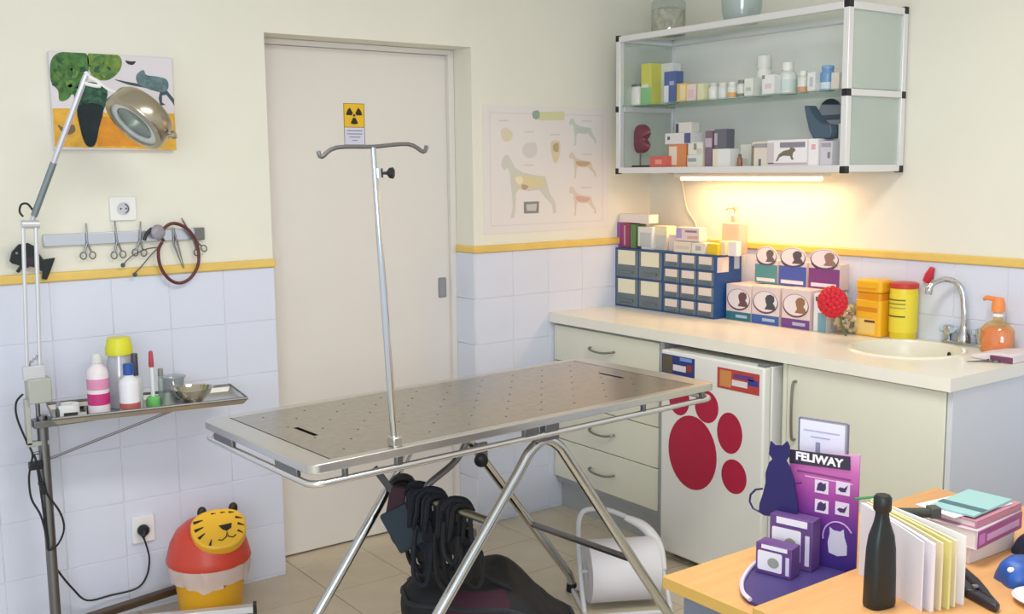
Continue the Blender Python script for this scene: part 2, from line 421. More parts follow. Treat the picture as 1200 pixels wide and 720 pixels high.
for sy in (-1, 1):
    h = obj('handle', B().lathe([(0.012,0),(0.014,0.02),(0.02,0.028),(0.02,0.05),(0.012,0.056),(0,0.057)], 14, (0, sy*0.062, 0.012)), chrome, tap)
    bb = B()
    for k in range(4):
        a = R(45+90*k); bb.tube([(0, sy*0.062, 0.052), (0.024*math.cos(a), sy*0.062+0.034*math.sin(a), 0.052)], [0.008,0.011], 8)
    obj('spoke', bb, M('clear_blue_knob', (176,196,205), 0.1, coat=0.6), h)

# ================================================================== WALL CABINET
WF, WL, WRT = -0.355, -0.150, -1.372      # front, left, right
WB, WTZ, WM = 1.545, 2.145, 1.845
wc = thing('wall_cabinet', 'aluminium framed glass wall cabinet above the worktop', 'cabinet', (0,0,0))
tw = 0.026
def bar(name, x0,x1,y0,y1,z0,z1): return obj(name, B().bx(x0,x1,y0,y1,z0,z1), alu, wc, bevel=0.002)
for yy in (WL, WRT):
    s_ = 1 if yy == WRT else -1
    y0, y1 = (yy, yy+tw) if s_ == 1 else (yy-tw, yy)
    bar('post', WF, WF+tw, y0, y1, WB+0.001, WTZ-0.001); bar('post', -tw-0.002, -0.002, y0, y1, WB+0.001, WTZ-0.001)
    for zz in (WB, WTZ-tw): bar('side_rail', WF+tw, -tw-0.002, y0, y1, zz, zz+tw)
    bar('side_rail', WF+tw, -tw-0.002, y0, y1, WM-0.028, WM-0.004)
for zz in (WB, WTZ-tw):
    bar('front_rail', WF, WF+tw, WRT+tw, WL-tw, zz, zz+tw); bar('back_rail', -tw-0.002, -0.002, WRT+tw, WL-tw, zz, zz+tw)
for yy in (WL, WRT):
    for zz in (WB-0.004, WM-0.03, WTZ-tw+0.004):
        for xx in (WF-0.002, -tw-0.001):
            s_ = 1 if yy == WRT else -1
            y0, y1 = (yy-0.002, yy+tw-0.002) if s_ == 1 else (yy-tw+0.008, yy+0.002)
            obj('corner_joint', B().bx(xx, xx+0.024, y0, y1, zz, zz+tw), black, wc, bevel=0.002)
gl = glass('greenish_cabinet_glass', (246,249,248), 0.06, 0.05, (220,226,222))
gls = glass('frosted_side_glass', (240,246,243), 0.45, 0.05, (222,230,224))
obj('side_pane', B().bx(WF+tw, -tw, WRT+0.010, WRT+0.016, WM, WTZ-tw), gls, wc)
obj('side_pane', B().bx(WF+tw, -tw, WRT+0.010, WRT+0.016, WB+tw, WM-0.028), gls, wc)
obj('side_pane', B().bx(WF+tw, -tw, WL-0.016, WL-0.010, WB+tw, WTZ-tw), gls, wc)
obj('shelf', B().bx(WF+0.012, -0.006, WRT+tw, WL-tw, WM-0.006, WM), glass('green_shelf_glass', (240,247,244), 0.14, 0.06, (200,214,206)), wc)
obj('bottom_board', B().bx(WF+tw, -0.006, WRT+tw, WL-tw, WB+0.004, WB+tw-0.002), white_lac, wc)
obj('top_pane', B().bx(WF+tw, -0.006, WRT+tw, WL-tw, WTZ-0.012, WTZ-0.006), gl, wc)
obj('back_panel', B().bx(-0.014, -0.003, WRT+tw, WL-tw, WB+tw, WTZ-tw), M('grey_green_back_panel', (238,240,236), 0.6), wc)
# lamp strip under the cabinet
ul = thing('under_cabinet_lamp', 'slim warm strip lamp glowing below the wall cabinet', 'strip lamp', (-0.13, -0.72, WB-0.006))
obj('housing', B().bx(-0.03,0.03,-0.40,0.40,-0.012,0.0), white_lac, ul, bevel=0.002)
obj('tube', B().tube([(0,-0.38,-0.02),(0,0.38,-0.02)], 0.009, 10), M('warm_lamp_tube', (255,235,190), 0.4, emit=(255,206,120), estr=4), ul)
obj('lead', B().tube(spline([(0.02,0.40,-0.006),(0.06,0.45,-0.02),(0.118,0.49,-0.05),(0.128,0.47,-0.16),(0.128,0.42,-0.22),(0.128,0.38,-0.30)], 5), 0.004, 6), M('ivory_cable', (232,222,200), 0.5), ul)
a_ = area('under_cabinet_light', (-0.12, -0.72, WB-0.038), (0, 0, 0), 0.03, 0.76, 3.4, (1.0, 0.60, 0.27))

# ================================================================== EXAMINATION TABLE
TBL = Vector((-1.7395, -1.0414)); TA = R(2.9); TH = 0.85
HL, HW = 0.762, 0.328
et = thing('examination_table', 'stainless steel veterinary examination table on chromed tubular legs', 'table', (TBL.x, TBL.y, 0), TA)
flat = lambda u, v, d: (u, v, d)
ins = (0.072, 0.03)
outer = rrect(-HL, HL, -HW, HW, 0.03, 6); inner = rrect(-HL+ins[0], HL-ins[0], -HW+ins[1], HW-ins[1], 0.004, 6)
b = B(); n_ = len(outer)
v = [(*p, TH) for p in outer]+[(*p, TH) for p in inner]+[(*p, TH-0.024) for p in outer]+[(*p, TH-0.010) for p in inner]
f = []
for i in range(n_):
    j = (i+1) % n_
    f += [(i, j, n_+j, n_+i), (i, 2*n_+i, 2*n_+j, j), (n_+i, n_+j, 3*n_+j, 3*n_+i)]
f.append(tuple(range(2*n_, 3*n_))); f.append(tuple(range(4*n_-1, 3*n_-1, -1)))
b.add(v, f)
obj('table_frame', b, steel, et, bevel=0.0025)
# lift-out perforated plate with a hand slot near each end
px0, px1, py0, py1 = -HL+ins[0]+0.003, HL-ins[0]-0.003, -HW+ins[1]+0.003, HW-ins[1]-0.003
sl = [(-0.605, -0.590), (0.585, 0.600)]; sy0, sy1 = -0.06, 0.06
b = B(); z0, z1 = TH-0.004, TH-0.001
b.bx(px0, px1, py0, sy0, z0, z1).bx(px0, px1, sy1, py1, z0, z1)
xs_ = [px0, sl[0][0], sl[0][1], sl[1][0], sl[1][1], px1]
for i in (0, 2, 4): b.bx(xs_[i], xs_[i+1], sy0, sy1, z0, z1)
plate = obj('top_plate', b, M('worn_steel_plate', (176,170,158), 0.24, 1.0, noise=0.10, nscale=40), et)
for s_ in sl: obj('hand_slot', B().bx(s_[0]-0.001, s_[1]+0.001, sy0-0.001, sy1+0.001, TH-0.0098, TH-0.007), dark, plate)
b = B()
for i in range(-9, 10):
    for j in range(-3, 4):
        if (i+j) % 2: continue
        b.lathe([(0.0035, TH-0.001), (0.0035, TH-0.0007)], 8, (i*0.068, j*0.078, 0))
obj('perforations', b, M('drain_hole_dark', (70,68,66), 0.7), plate, kind='stuff')
obj('seam', B().bx(px0-0.0028, px0, py0, py1, TH-0.009, TH-0.0005), dark, et); obj('seam', B().bx(px1, px1+0.0028, py0, py1, TH-0.009, TH-0.0008), dark, et)
# tubular rail below the top with spacers
rl = [(*p, TH-0.052) for p in rrect(-HL+0.008, HL-0.008, -HW+0.008, HW-0.008, 0.034, 6)]
obj('rail', B().tube(rl, 0.0095, 10, closed=True), M('satin_steel_tube', (222,222,226), 0.22, 1.0), et)
for x_, y_, wx in ((-0.66,-1,0.012),(-0.50,-1,0.02),(-0.05,-1,0.05),(0.03,-1,0.05),(0.42,-1,0.012),(0.70,-1,0.012),(-0.6,1,0.015),(0,1,0.06),(0.6,1,0.015)):
    obj('spacer', B().bx(x_-wx/2, x_+wx/2, y_*(HW-0.008)-0.008, y_*(HW-0.008)+0.008, TH-0.046, TH-0.022), dsteel, et, bevel=0.002)
for s_ in (-1, 1):
    for yy in (-0.19, 0.19):
        obj('spacer', B().bx(s_*(HL-0.016), s_*(HL-0.002), yy-0.06, yy+0.06, TH-0.046, TH-0.022), dsteel, et, bevel=0.003)
def vleg(y, apx, fl_, fr_, r, mat):
    pts = [(fl_, y, 0.012), (fl_+0.004, y, 0.045), (fl_+0.025, y, 0.085)]
    zt = 0.79; ang = (zt-0.085)
    pts += [(fl_+0.03+(apx-0.10-fl_-0.03)*t, y, 0.09+0.60*t) for t in (0.33, 0.66, 1.0)]
    pts += [(apx-0.055, y, 0.745), (apx, y, 0.772), (apx+0.055, y, 0.745)]
    pts += [(fr_-0.03+(apx+0.10-fr_+0.03)*t, y, 0.09+0.60*t) for t in (1.0, 0.66, 0.33)]
    pts += [(fr_-0.025, y, 0.085), (fr_-0.004, y, 0.045), (fr_, y, 0.012)]
    return B().tube(spline(pts, 5), r, 14)
VN, VF = -0.285, 0.20
ln = obj('leg_frame', vleg(VN, 0.035, -0.60, 0.60, 0.0165, chrome), chrome, et)
lf = obj('leg_frame', vleg(VF, -0.005, -0.60, 0.585, 0.0155, dsteel), chrome, et)
for par, ys in ((ln, VN), (lf, VF)):
    for xx in (-0.60, 0.60 if par is ln else 0.585):
        obj('rubber_foot', B().lathe([(0.019,0.0),(0.021,0.006),(0.019,0.03),(0.0,0.03)], 12, (xx, ys, 0)), black, par)
obj('mounting_bracket', B().bx(-0.01,0.07,VN-0.03,VN+0.012,0.775,0.828), dsteel, et, bevel=0.003)
obj('mounting_bracket', B().bx(-0.05,0.04,VF-0.012,VF+0.03,0.775,0.828), dsteel, et, bevel=0.003)
def legx(z, left, near):
    a = 0.035 if near else -0.005; f0 = (-0.60 if left else (0.60 if near else 0.585)); s = -1 if left else 1
    t = (z-0.09)/0.60; x0 = f0-s*0.03; x1 = a+s*0.10
    return x0+(x1-x0)*t
ZL, ZR = 0.565, 0.305
SL0 = Vector((legx(ZL,True,True), VN, ZL)); SL1 = Vector((legx(ZL,True,False), VF, ZL))
obj('stretcher', B().tube([SL0, SL1], 0.0125, 12), M('brass_tinted_steel', (150,146,128), 0.3, 1.0), et)
obj('stretcher', B().tube([(legx(ZR,False,True), VN, ZR), (legx(ZR,False,False), VF, ZR)], 0.0115, 12), dsteel, et)
# curved height braces with black wing knobs
for yy, s_ in ((0.03, 1),):
    br = obj('brace', B().tube(spline([(SL0.x+0.01, yy, ZL), (-0.17,yy,0.60), (-0.06,yy,0.66), (0.0,yy,0.745), (0.02,yy,0.835)], 6), 0.011, 10), dsteel, et)
kp = Vector((legx(0.6,False,False), VF-0.02, 0.6))
obj('knob', B().lathe([(0.006,0),(0.006,0.012),(0.022,0.016),(0.024,0.03),(0.014,0.036),(0,0.037)], 14, kp+Vector((-0.02,-0.012,0)), ax=(-0.6,-0.8,0)), black, et)
obj('clevis', B().bx(kp.x-0.03,kp.x+0.012,VF-0.03,VF-0.012,0.585,0.65), dsteel, et, bevel=0.003)

# ================================================================== DRIP STAND clamped on the near rail
pb = Z(462, 517, 0.80); 
loc_c = Vector((math.cos(TA), math.sin(TA))); 
# point on the near rail below the pole
t_ = -0.53
ivb = Vector((TBL.x+t_*math.cos(TA)+(HW-0.008)*math.sin(TA), TBL.y+t_*math.sin(TA)-(HW-0.008)*math.cos(TA), TH))
_p = min((Vector((TBL.x+q*math.cos(TA)+(HW-0.03)*math.sin(TA), TBL.y+q*math.sin(TA)-(HW-0.03)*math.cos(TA), TH)) for q in [k*0.004-0.76 for k in range(380)]), key=lambda p: abs((p-CAM).dot(rt)/(p-CAM).dot(fw)*F_PX+600-462))
ivt = Y(437, 173, _p.y)
iv = thing('drip_stand', 'thin steel drip pole with a two-hook crossbar clamped to the table edge', 'drip stand', _p)
tv = ivt-_p
obj('pole', B().tube([(0,0,0.0), tv*0.5, tv], [0.0095,0.0095,0.0072], 12), chrome, iv)
obj('clamp', B().bx(-0.014,0.014,-0.02,0.016,0.0,0.026), steel, iv, bevel=0.003)
kz = (Y(443, 203, _p.y)-_p)
obj('collar', B().lathe([(0.013,-0.012),(0.013,0.012)], 14, kz, ax=tv), chrome, iv)
kn = obj('knob', B().lathe([(0.004,0),(0.004,0.012),(0.013,0.018),(0.015,0.028),(0.009,0.032),(0,0.032)], 12, kz+rt*0.01, ax=(0.8,-0.6,0)), black, iv)
hk = [Y(p[0], p[1], _p.y)-_p for p in ((373,177),(377,184),(394,173),(437,172),(478,169),(496,178),(500,171))]
obj('hook_bar', B().tube(spline(hk, 4), 0.0055, 8), dsteel, iv)

# ================================================================== INSTRUMENT STAND (tray on a pole)
TRZ = 0.81
tc0, tc1, tc2 = Z(62, 492, TRZ), Z(290, 467, TRZ), Z(245, 455, TRZ)
tr_a = math.atan2(tc1.y-tc0.y, tc1.x-tc0.x); TL = (tc1-tc0).length; TD = 0.25
PO = Vector((-2.83, -0.165, 0))
st = thing('instrument_stand', 'grey steel pole stand carrying a small instrument tray by the wall', 'instrument stand', PO)
obj('pole', B().tube([(0,0,0.07),(0,0,0.80)], 0.017, 14), dsteel, st)
ca, sa = math.cos(tr_a), math.sin(tr_a)
def tr(u, v, z=TRZ): return Vector((tc0.x+u*ca-v*sa, tc0.y+u*sa+v*ca, z))      # tray coordinates: u along the front, v backwards
def trl(u, v, z=TRZ): return tr(u, v, z)-PO
o0 = B()
e = 0.012
rim = [trl(0,0), trl(TL,0), trl(TL,TD), trl(0,TD)]; low = [trl(e,e,TRZ-0.018), trl(TL-e,e,TRZ-0.018), trl(TL-e,TD-e,TRZ-0.018), trl(e,TD-e,TRZ-0.018)]
lowb = [p-Vector((0,0,0.002)) for p in low]; rimb = [trl(-0.002,-0.002,TRZ-0.002), trl(TL+0.002,-0.002,TRZ-0.002), trl(TL+0.002,TD+0.002,TRZ-0.002), trl(-0.002,TD+0.002,TRZ-0.002)]
v = rim+low+lowb+rimb; f = [(4,5,6,7),(11,10,9,8)]
for i in range(4):
    j = (i+1) % 4
    f += [(i, j, 4+j, 4+i), (8+i, 8+j, 12+j, 12+i), (12+i, 12+j, j, i)]
obj('tray', B().add(v, f), steel, st)
obj('tray_rim', B().tube([p+Vector((0,0,0.001)) for p in rim], 0.005, 8, closed=True), dsteel, st)
obj('brace', B().tube([(0.015,0,0.655), trl(TL*0.62, 0.05, TRZ-0.022)], 0.0045, 8), dsteel, st)
obj('bracket', B().bx(-0.03,0.16,-0.03,0.03,0.765,0.788), dsteel, st, bevel=0.002)
obj('cable_clip', B().bx(-0.05,-0.012,-0.022,0.006,0.63,0.655), black, st, bevel=0.003)
legend = [Vector((0.68,0.125,0.085)), Vector((0.585,-0.25,0.085))]
for k, q in enumerate(legend):
    lg = obj('base_leg', B().obx(q/2+Vector((0,0,0.04)), (q.xy.length/2, 0.017, 0.012), (q.x,q.y,0), (-q.y,q.x,0), (0,0,1)), M('worn_bronze_steel', (104,90,78), 0.45, 0.8) if k == 0 else alu, st, bevel=0.003)
    obj('end_cap', B().obx(q+Vector((0,0,-0.003)), (0.006, 0.019, 0.018), (q.x,q.y,0), (-q.y,q.x,0), (0,0,1)), black, lg)
    obj('castor', B().lathe([(0,-0.012),(0.03,-0.012),(0.034,-0.008),(0.034,0.008),(0.03,0.012),(0,0.012)], 16, (q.x*0.95, q.y*0.95, 0.034), ax=(-q.y,q.x,0)), black, lg)
obj('castor', B().lathe([(0,-0.012),(0.03,-0.012),(0.034,-0.008),(0.034,0.008),(0.03,0.012),(0,0.012)], 16, (-0.03,0,0.034), ax=(0,1,0)), black, st)
obj('base_hub', B().lathe([(0.032,0.066),(0.034,0.072),(0.034,0.10),(0.02,0.115),(0,0.116)], 18), dsteel, st)

# ================================================================== MAGNIFIER LAMP clamped on the stand
LP = Vector((-2.835, -0.165, 0.80))
ml = thing('magnifier_lamp', 'spring-arm magnifier lamp with a round glass head clamped beside the tray', 'lamp', LP)
def L(px, py, y=-0.165): return Y(px, py, y)-LP
enam = M('pale_enamel_arm', (206,208,214), 0.35, 0.3)
obj('clamp', B().bx(-0.035,0.035,-0.03,0.03,0.045,0.125), M('putty_grey_metal', (176,180,172), 0.5, 0.2), ml, bevel=0.004)
obj('clamp_screw', B().tube([(-0.005,0.0,-0.12),(-0.005,0.0,0.05)], 0.007, 8).tube([(-0.03,0,-0.12),(0.02,0,-0.12)], 0.005, 8), dsteel, ml)
obj('clamp_jaw', B().bx(-0.045,-0.03,-0.014,0.014,-0.09,0.06).bx(-0.045,0.02,-0.014,0.014,-0.095,-0.08), M('putty_grey_metal'), ml, bevel=0.002)
obj('arm', B().tube([L(32,440), L(27,265)], 0.0062, 8), enam, ml)
obj('arm', B().tube([L(47,440), L(42,264)], 0.0068, 8), enam, ml)
obj('spring', B().tube([L(33,428)]+[L(33+1.7*k,428-1.6*k+ (2 if k % 2 else -2)) for k in range(1,9)]+[L(47,415)], 0.003, 6), dsteel, ml)
obj('link', B().bx(L(30,440).x-0.008, L(50,440).x+0.006, -0.012, 0.012, 0.12, 0.165), enam, ml, bevel=0.002)
obj('elbow', B().tube([L(25,263), L(46,263)], 0.013, 10), enam, ml)
elb, tip = L(38,258), L(101,88,-0.29)
obj('upper_arm', B().tube([elb, tip], 0.009, 8), M('pale_lilac_enamel', (204,204,216), 0.3, 0.4), ml)
obj('arm_sleeve', B().tube([elb+(tip-elb)*0.03, elb+(tip-elb)*0.40], 0.0105, 10), M('grey_spring_sleeve', (132,146,152), 0.4, 0.6), ml)
obj('cable_loop', B().tube(spline([L(38,246), L(32,239), L(25,240), L(23,248), L(27,254)], 5), 0.0035, 6), rubber, ml)
# head joint and round head with lens, tilted towards the table
obj('joint', B().tube(spline([L(100,84,-0.29), L(104,90,-0.29), L(114,95,-0.29), L(117,101,-0.29), L(104,99,-0.29), L(99,97,-0.29)], 3), 0.006, 8).tube([L(115,96,-0.29), L(127,105,-0.31), L(136,108,-0.33)], 0.004, 8), whitep, ml)
hc = L(158, 144, -0.34)
nrm = (up*-0.74 + rt*-0.46 - fw*0.47).normalized()        # the lens looks down and towards the room
hr = 0.106
obj('head_shell', B().lathe([(hr*0.80,0.012),(hr*0.96,0.008),(hr,0.0),(hr*0.96,-0.05),(hr*0.88,-0.062),(hr*0.66,-0.064),(hr*0.66,-0.058),(hr*0.86,-0.052),(hr*0.92,0.0),(hr*0.80,0.004),(hr*0.80,0.012)], 36, hc, ax=nrm), M('champagne_metal_shell', (176,168,150), 0.25, 0.9), ml)
obj('light_ring', B().lathe([(hr*0.60,0.004),(hr*0.90,0.002),(hr*0.90,-0.004),(hr*0.60,-0.004),(hr*0.60,0.004)], 36, hc, ax=nrm), M('lamp_ring_white', (206,212,214), 0.4), ml)
obj('lens', B().lathe([(0,0.004),(hr*0.3,0.003),(hr*0.62,-0.001),(hr*0.62,-0.006),(0,-0.012)], 36, hc, ax=nrm), glass('magnifier_glass', (205,222,224), 0.25, 0.16, (150,172,180)), ml)
obj('head_knob', B().lathe([(0.006,0),(0.006,0.012),(0.013,0.014),(0.013,0.026),(0,0.027)], 12, hc+ (rt*0.84-up*0.52).normalized()*hr-nrm*0.02, ax=(rt*0.95+up*0.2)), M('champagne_metal_shell'), ml)
# lamp cable with plug
wk = lambda px, py, y=-0.03: Y(px, py, y)
cb = [Y(27,462,-0.18), Y(19,472,-0.18), Y(20,490,-0.17), Y(30,515,-0.17), Y(38,532,-0.18), Y(36,545,-0.18), Y(34,562,-0.17), Y(37,585,-0.17), Y(48,605,-0.18), Y(55,632,-0.19), Y(57,645,-0.19), Y(68,638,-0.19), Y(75,620,-0.19), Y(70,600,-0.19), Y(52,574,-0.19), Y(44,545,-0.19), Y(40,534,-0.19), Y(44,550,-0.185), Y(54,620,-0.18), Y(60,655,-0.17), Y(70,672,-0.14), Y(85,690,-0.08), Y(102,704,-0.05), Y(130,698,-0.03), Y(160,690,-0.025), Y(172,675,-0.025), Y(175,655,-0.03), Y(171,638,-0.04), Y(168,630,-0.045)]
cbl = thing('lamp_cable', 'black lamp cable looping down the stand to the low wall socket', 'cable', cb[-1])
obj('cord', B().tube([p-cb[-1] for p in spline(cb, 5)], 0.0036, 6), rubber, cbl)
obj('inline_switch', B().obx(Y(50,572,-0.192)-cb[-1], (0.008,0.007,0.022), (1,0,0.3), (0,1,0), (-0.3,0,1)), black, cbl, bevel=0.003)
pgc = Y(167,621,-0.012)
plug = obj('plug', B().lathe([(0.019,0.0),(0.021,0.006),(0.021,0.016),(0.014,0.026),(0,0.028)], 18, pgc-cb[-1]+Vector((0,-0.001,0)), ax=(0,-1,0)).tube([pgc-cb[-1]+Vector((0.0,-0.018,0)), Vector((0,0,0))], [0.011,0.006], 10), black, cbl)

# ================================================================== SOCKETS
def socket(name, label, x0, x1, z0, z1, mark):
    s = thing(name, label, 'socket', ((x0+x1)/2, WT, (z0+z1)/2) if z0 > TZ else ((x0+x1)/2, 0, (z0+z1)/2), 0, 'wall sockets')
    w2, h2 = (x1-x0)/2, (z1-z0)/2
    obj('cover_plate', B().prism(rrect(-w2,w2,-h2,h2,0.006), -0.012, 0.0), whitep, s, bevel=0.002)
    if mark:
        obj('well', B().lathe([(0.020,0),(0.022,0.003),(0.018,0.003),(0.017,0.0012),(0,0.0012)], 24, (0,-0.012,0), ax=(0,-1,0)), M('pale_grey_plastic', (196,200,208), 0.5), s)
        for k in (-1, 1): obj('pin_hole', B().lathe([(0.0032,0),(0.0032,0.002)], 10, (k*0.009,-0.0125,0), ax=(0,-1,0)), M('socket_hole_grey', (84,88,96), 0.6), s)
        obj('earth_clip', B().tube([(0.0165*math.cos(R(a)), -0.0146, 0.0165*math.sin(R(a))) for a in range(-70, 71, 10)], 0.0022, 6), M('socket_hole_grey'), s)
    return s
a, c = Y(128,231,0), Y(160,258,0)
socket('power_socket', 'white wall socket just above the magnetic instrument strip', a.x, c.x, c.z, a.z, True)
a, c = Y(153,607,0), Y(181,632,0)
socket('power_socket', 'white low wall socket with the black plug in it', a.x, c.x, c.z, a.z, False)

# ================================================================== DOOR SIGN
sgp = Y(415, 145, DY)
sg = thing('warning_sign', 'yellow radiation warning sign with a white text panel on the door', 'sign', (sgp.x, DY, sgp.z))
sw = 0.047
a = Y(402,121,DY).z-sgp.z; m_ = Y(402,149,DY).z-sgp.z; e_ = Y(402,170,DY).z-sgp.z
obj('yellow_panel', B().bx(-sw,sw,-0.002,0,m_,a), M('signal_yellow', (238,190,40), 0.5), sg)
obj('white_panel', B().bx(-sw,sw,-0.002,0,e_,m_-0.001), M('sign_white_lilac', (214,214,232), 0.5), sg)
obj('border', B().bx(-sw,-sw+0.002,-0.0026,-0.002,e_,a).bx(sw-0.002,sw,-0.0026,-0.002,e_,a).bx(-sw,sw,-0.0026,-0.002,a-0.002,a).bx(-sw,sw,-0.0026,-0.002,e_,e_+0.002).bx(-sw,sw,-0.0026,-0.002,m_-0.001,m_+0.001), M('sign_border_grey', (110,100,60), 0.6), sg)
cz = (a+m_)/2
symb = M('sign_black', (34,32,26), 0.6)
obj('trefoil_centre', B().prism(ellipse(0,cz,0.005,0.005,16), -0.003, -0.002), symb, sg)
for k in range(3):
    aa = R(-90+120*k); pl = [(0.010*math.cos(aa+t), cz+0.010*math.sin(aa+t)) for t in (-0.5,0,0.5)]+[(0.036*math.cos(aa+t), cz+0.036*math.sin(aa+t)) for t in (0.5,0.25,0,-0.25,-0.5)]
    obj('trefoil_blade', B().prism(pl, -0.003, -0.002), symb, sg)
b = B()
for k, wd in enumerate((0.034, 0.034, 0.026, 0.012)): b.bx(-wd,wd,-0.0026,-0.002,m_-0.016-0.013*k,m_-0.012-0.013*k)
obj('printed_lines', b, M('sign_text_lilac', (140,140,170), 0.6), sg)

# ================================================================== GENERIC CARTONS AND BOTTLES
def C_(rgb, rough=0.5):
    return M('print_%d_%d_%d' % rgb, rgb, rough)
def carton(name, label, loc, w, d, h, rgb, prints=(), rz=RW, group=None, cat='box', tilt=0):
    t = thing(name, label, cat, loc, rz+tilt, group)
    obj('box_body', B().bx(-w/2, w/2, -d/2, d/2, 0, h), C_(rgb, 0.55), t, bevel=min(0.0012, w*0.05), segs=1)
    for pn, u0, u1, v0, v1, pc in prints:
        obj(pn, B().bx(-w/2+u0*w, -w/2+u1*w, -d/2-0.0006, -d/2, v0*h, v1*h), C_(pc), t)
    return t
def bottle(name, label, loc, r, h, rgb, caprgb, band=None, capr=0.6, capf=0.2, group=None, cat='bottle', square=False, mat=None):
    t = thing(name, label, cat, loc, 0, group)
    hb = h*(1-capf); nr = r*capr
    n = 4 if square else 18
    obj('body', B().lathe([(r*0.9,0),(r,h*0.02),(r,hb*0.78),(r*0.92,hb*0.86),(nr*0.9,hb*0.96),(nr*0.9,hb)], 18), mat or C_(rgb, 0.35), t)
    obj('cap', B().lathe([(nr,hb),(nr,h*0.985),(nr*0.85,h),(0,h)], 16), C_(caprgb, 0.4), t)
    if band:
        obj('label_band', B().lathe([(r*1.012,hb*band[0]),(r*1.012,hb*band[1]),(r*0.99,hb*band[1]),(r*0.99,hb*band[0]),(r*1.012,hb*band[0])], 18), C_(band[2]), t)
    return t
def span(px0, px1, py, x):
    a, b_ = X(px0, py, x), X(px1, py, x); return (a.y+b_.y)/2, abs(a.y-b_.y)

# ================================================================== CABINET CONTENTS
UZ = WM+0.0003; LZ = WB+tw-0.0018
WH = (236,236,232)
def pale(c): return tuple(int(v+(q-v)*0.22) for v, q in zip(c, (206,210,204)))  # milky haze over the shelves is mixed into the pack colours here
def palep(ps): return [(n, a, b, c, d, pale(e)) for n, a, b, c, d, e in ps]
def up_item(px0, px1, pyt, xc, kind, label, **k):
    base = 121-(px0-745)*17/240
    yc, w_ = span(px0, px1, (pyt+base)/2, xc)
    h = X((px0+px1)/2, pyt, xc).z-UZ
    if kind == 'c': return carton(k.pop('name', 'carton'), label, (xc, yc, UZ), w_, k.pop('d', 0.06), h, pale(k.pop('rgb', WH)), palep(k.pop('prints', ())), group='medicine packs on the upper shelf')
    return bottle(k.pop('name', 'medicine_bottle'), label, (xc, yc, UZ), w_/2, h, pale(k.pop('rgb', WH)), pale(k.pop('cap', WH)), k.pop('band', None), k.pop('capr', 0.6), k.pop('capf', 0.2), group='medicine packs on the upper shelf')
up_item(742,755,99,-0.24,'b','small white bottle with a flat dark cap, leftmost on the upper shelf', cap=(70,78,92), capr=0.98, capf=0.12)
up_item(758,770,75,-0.24,'c','tall yellow and green carton on the upper cabinet shelf', rgb=(205,205,70), d=0.07, prints=[('green_print',0,1,0,0.42,(120,190,120)),('white_print',0.1,0.7,0.42,0.5,(230,235,225))])
up_item(771,793,75,-0.19,'c','tall plain white carton behind the navy one on the upper shelf', rgb=(226,226,230), d=0.05)
up_item(783,796,84,-0.27,'c','navy and white carton standing in front of a taller white one', rgb=(52,74,146), d=0.05, prints=[('white_print',0,0.42,0.0,0.55,(220,222,232)),('pale_print',0.5,0.9,0.55,0.68,(150,165,205))])
up_item(797,808,98,-0.26,'c','small orange-yellow carton right of the navy one', rgb=(232,188,84), d=0.05, prints=[('pale_print',0.45,1,0.1,0.9,(240,220,170))])
up_item(809,820,99,-0.25,'c','small pink and white carton on the upper shelf', rgb=(236,214,214), d=0.05, prints=[('pink_print',0.2,0.8,0.2,0.7,(235,190,205))])
up_item(822,829,98,-0.25,'c','narrow pale yellow carton on the upper shelf', rgb=(232,226,180), d=0.05)
up_item(832,841,97,-0.24,'b','short white vial with a pale grey cap, left one of four', cap=(205,208,206), capr=0.8)
up_item(843,852,97,-0.24,'b','short white vial with a cream cap, second of four', rgb=(226,228,226), cap=(228,222,196), capr=0.8)
up_item(854,863,96,-0.24,'b','short white vial with an orange label band', cap=WH, capr=0.8, band=(0.1,0.45,(236,176,110)))
up_item(865,874,94,-0.24,'b','short white vial with a dark grey cap and dark label', cap=(110,116,116), capr=0.8, band=(0.05,0.3,(120,140,135)))
up_item(877,887,92,-0.26,'c','small white carton just left of the tallest white bottle', d=0.05, prints=[('grey_print',0.2,0.8,0.3,0.5,(190,190,196))])
up_item(888,903,65,-0.20,'b','tallest white bottle with a ribbed white cap on the upper shelf', cap=(226,226,224), capr=0.9, capf=0.32, band=(0.2,0.7,(222,222,226)))
up_item(897,911,88,-0.29,'c','white carton in front of the tallest white bottle', rgb=(238,236,238), d=0.04, prints=[('grey_print',0.0,0.22,0.8,1,(120,120,130)),('pink_print',0.25,0.8,0.3,0.55,(222,200,210))])
up_item(914,932,73,-0.23,'b','wide-shouldered white bottle with a tall narrow cap', rgb=(222,226,222), cap=(238,238,236), capr=0.62, capf=0.25, band=(0.15,0.6,(200,215,212)))
up_item(936,947,83,-0.24,'b','small white bottle with an orange-brown foot band', rgb=(226,230,222), cap=WH, capr=0.7, band=(0.02,0.35,(214,160,128)))
up_item(951,960,85,-0.26,'c','slim white carton left of the blue bottle', d=0.05, prints=[('lilac_print',0.3,0.75,0.25,0.75,(190,186,216))])
up_item(963,977,77,-0.24,'b','bright blue bottle near the right end of the upper shelf', rgb=(86,140,200), cap=(96,150,210), capr=0.85, capf=0.15, band=(0.1,0.4,(210,222,234)))
up_item(979,988,85,-0.27,'c','small beige carton, rightmost on the upper shelf', rgb=(220,208,200), d=0.05)
def low_item(px0, px1, pyt, xc, label, pyb=197, z0=None, **k):
    yc, w_ = span(px0, px1, (pyt+pyb)/2, xc); z0 = LZ if z0 is None else z0
    h = (X((px0+px1)/2, pyt, xc).z-X((px0+px1)/2, pyb, xc).z)
    carton('carton', label, (xc, yc, z0), w_, k.pop('d', 0.06), h, pale(k.pop('rgb', WH)), palep(k.pop('prints', ())), group='packs on the cabinet floor')
    return z0+h
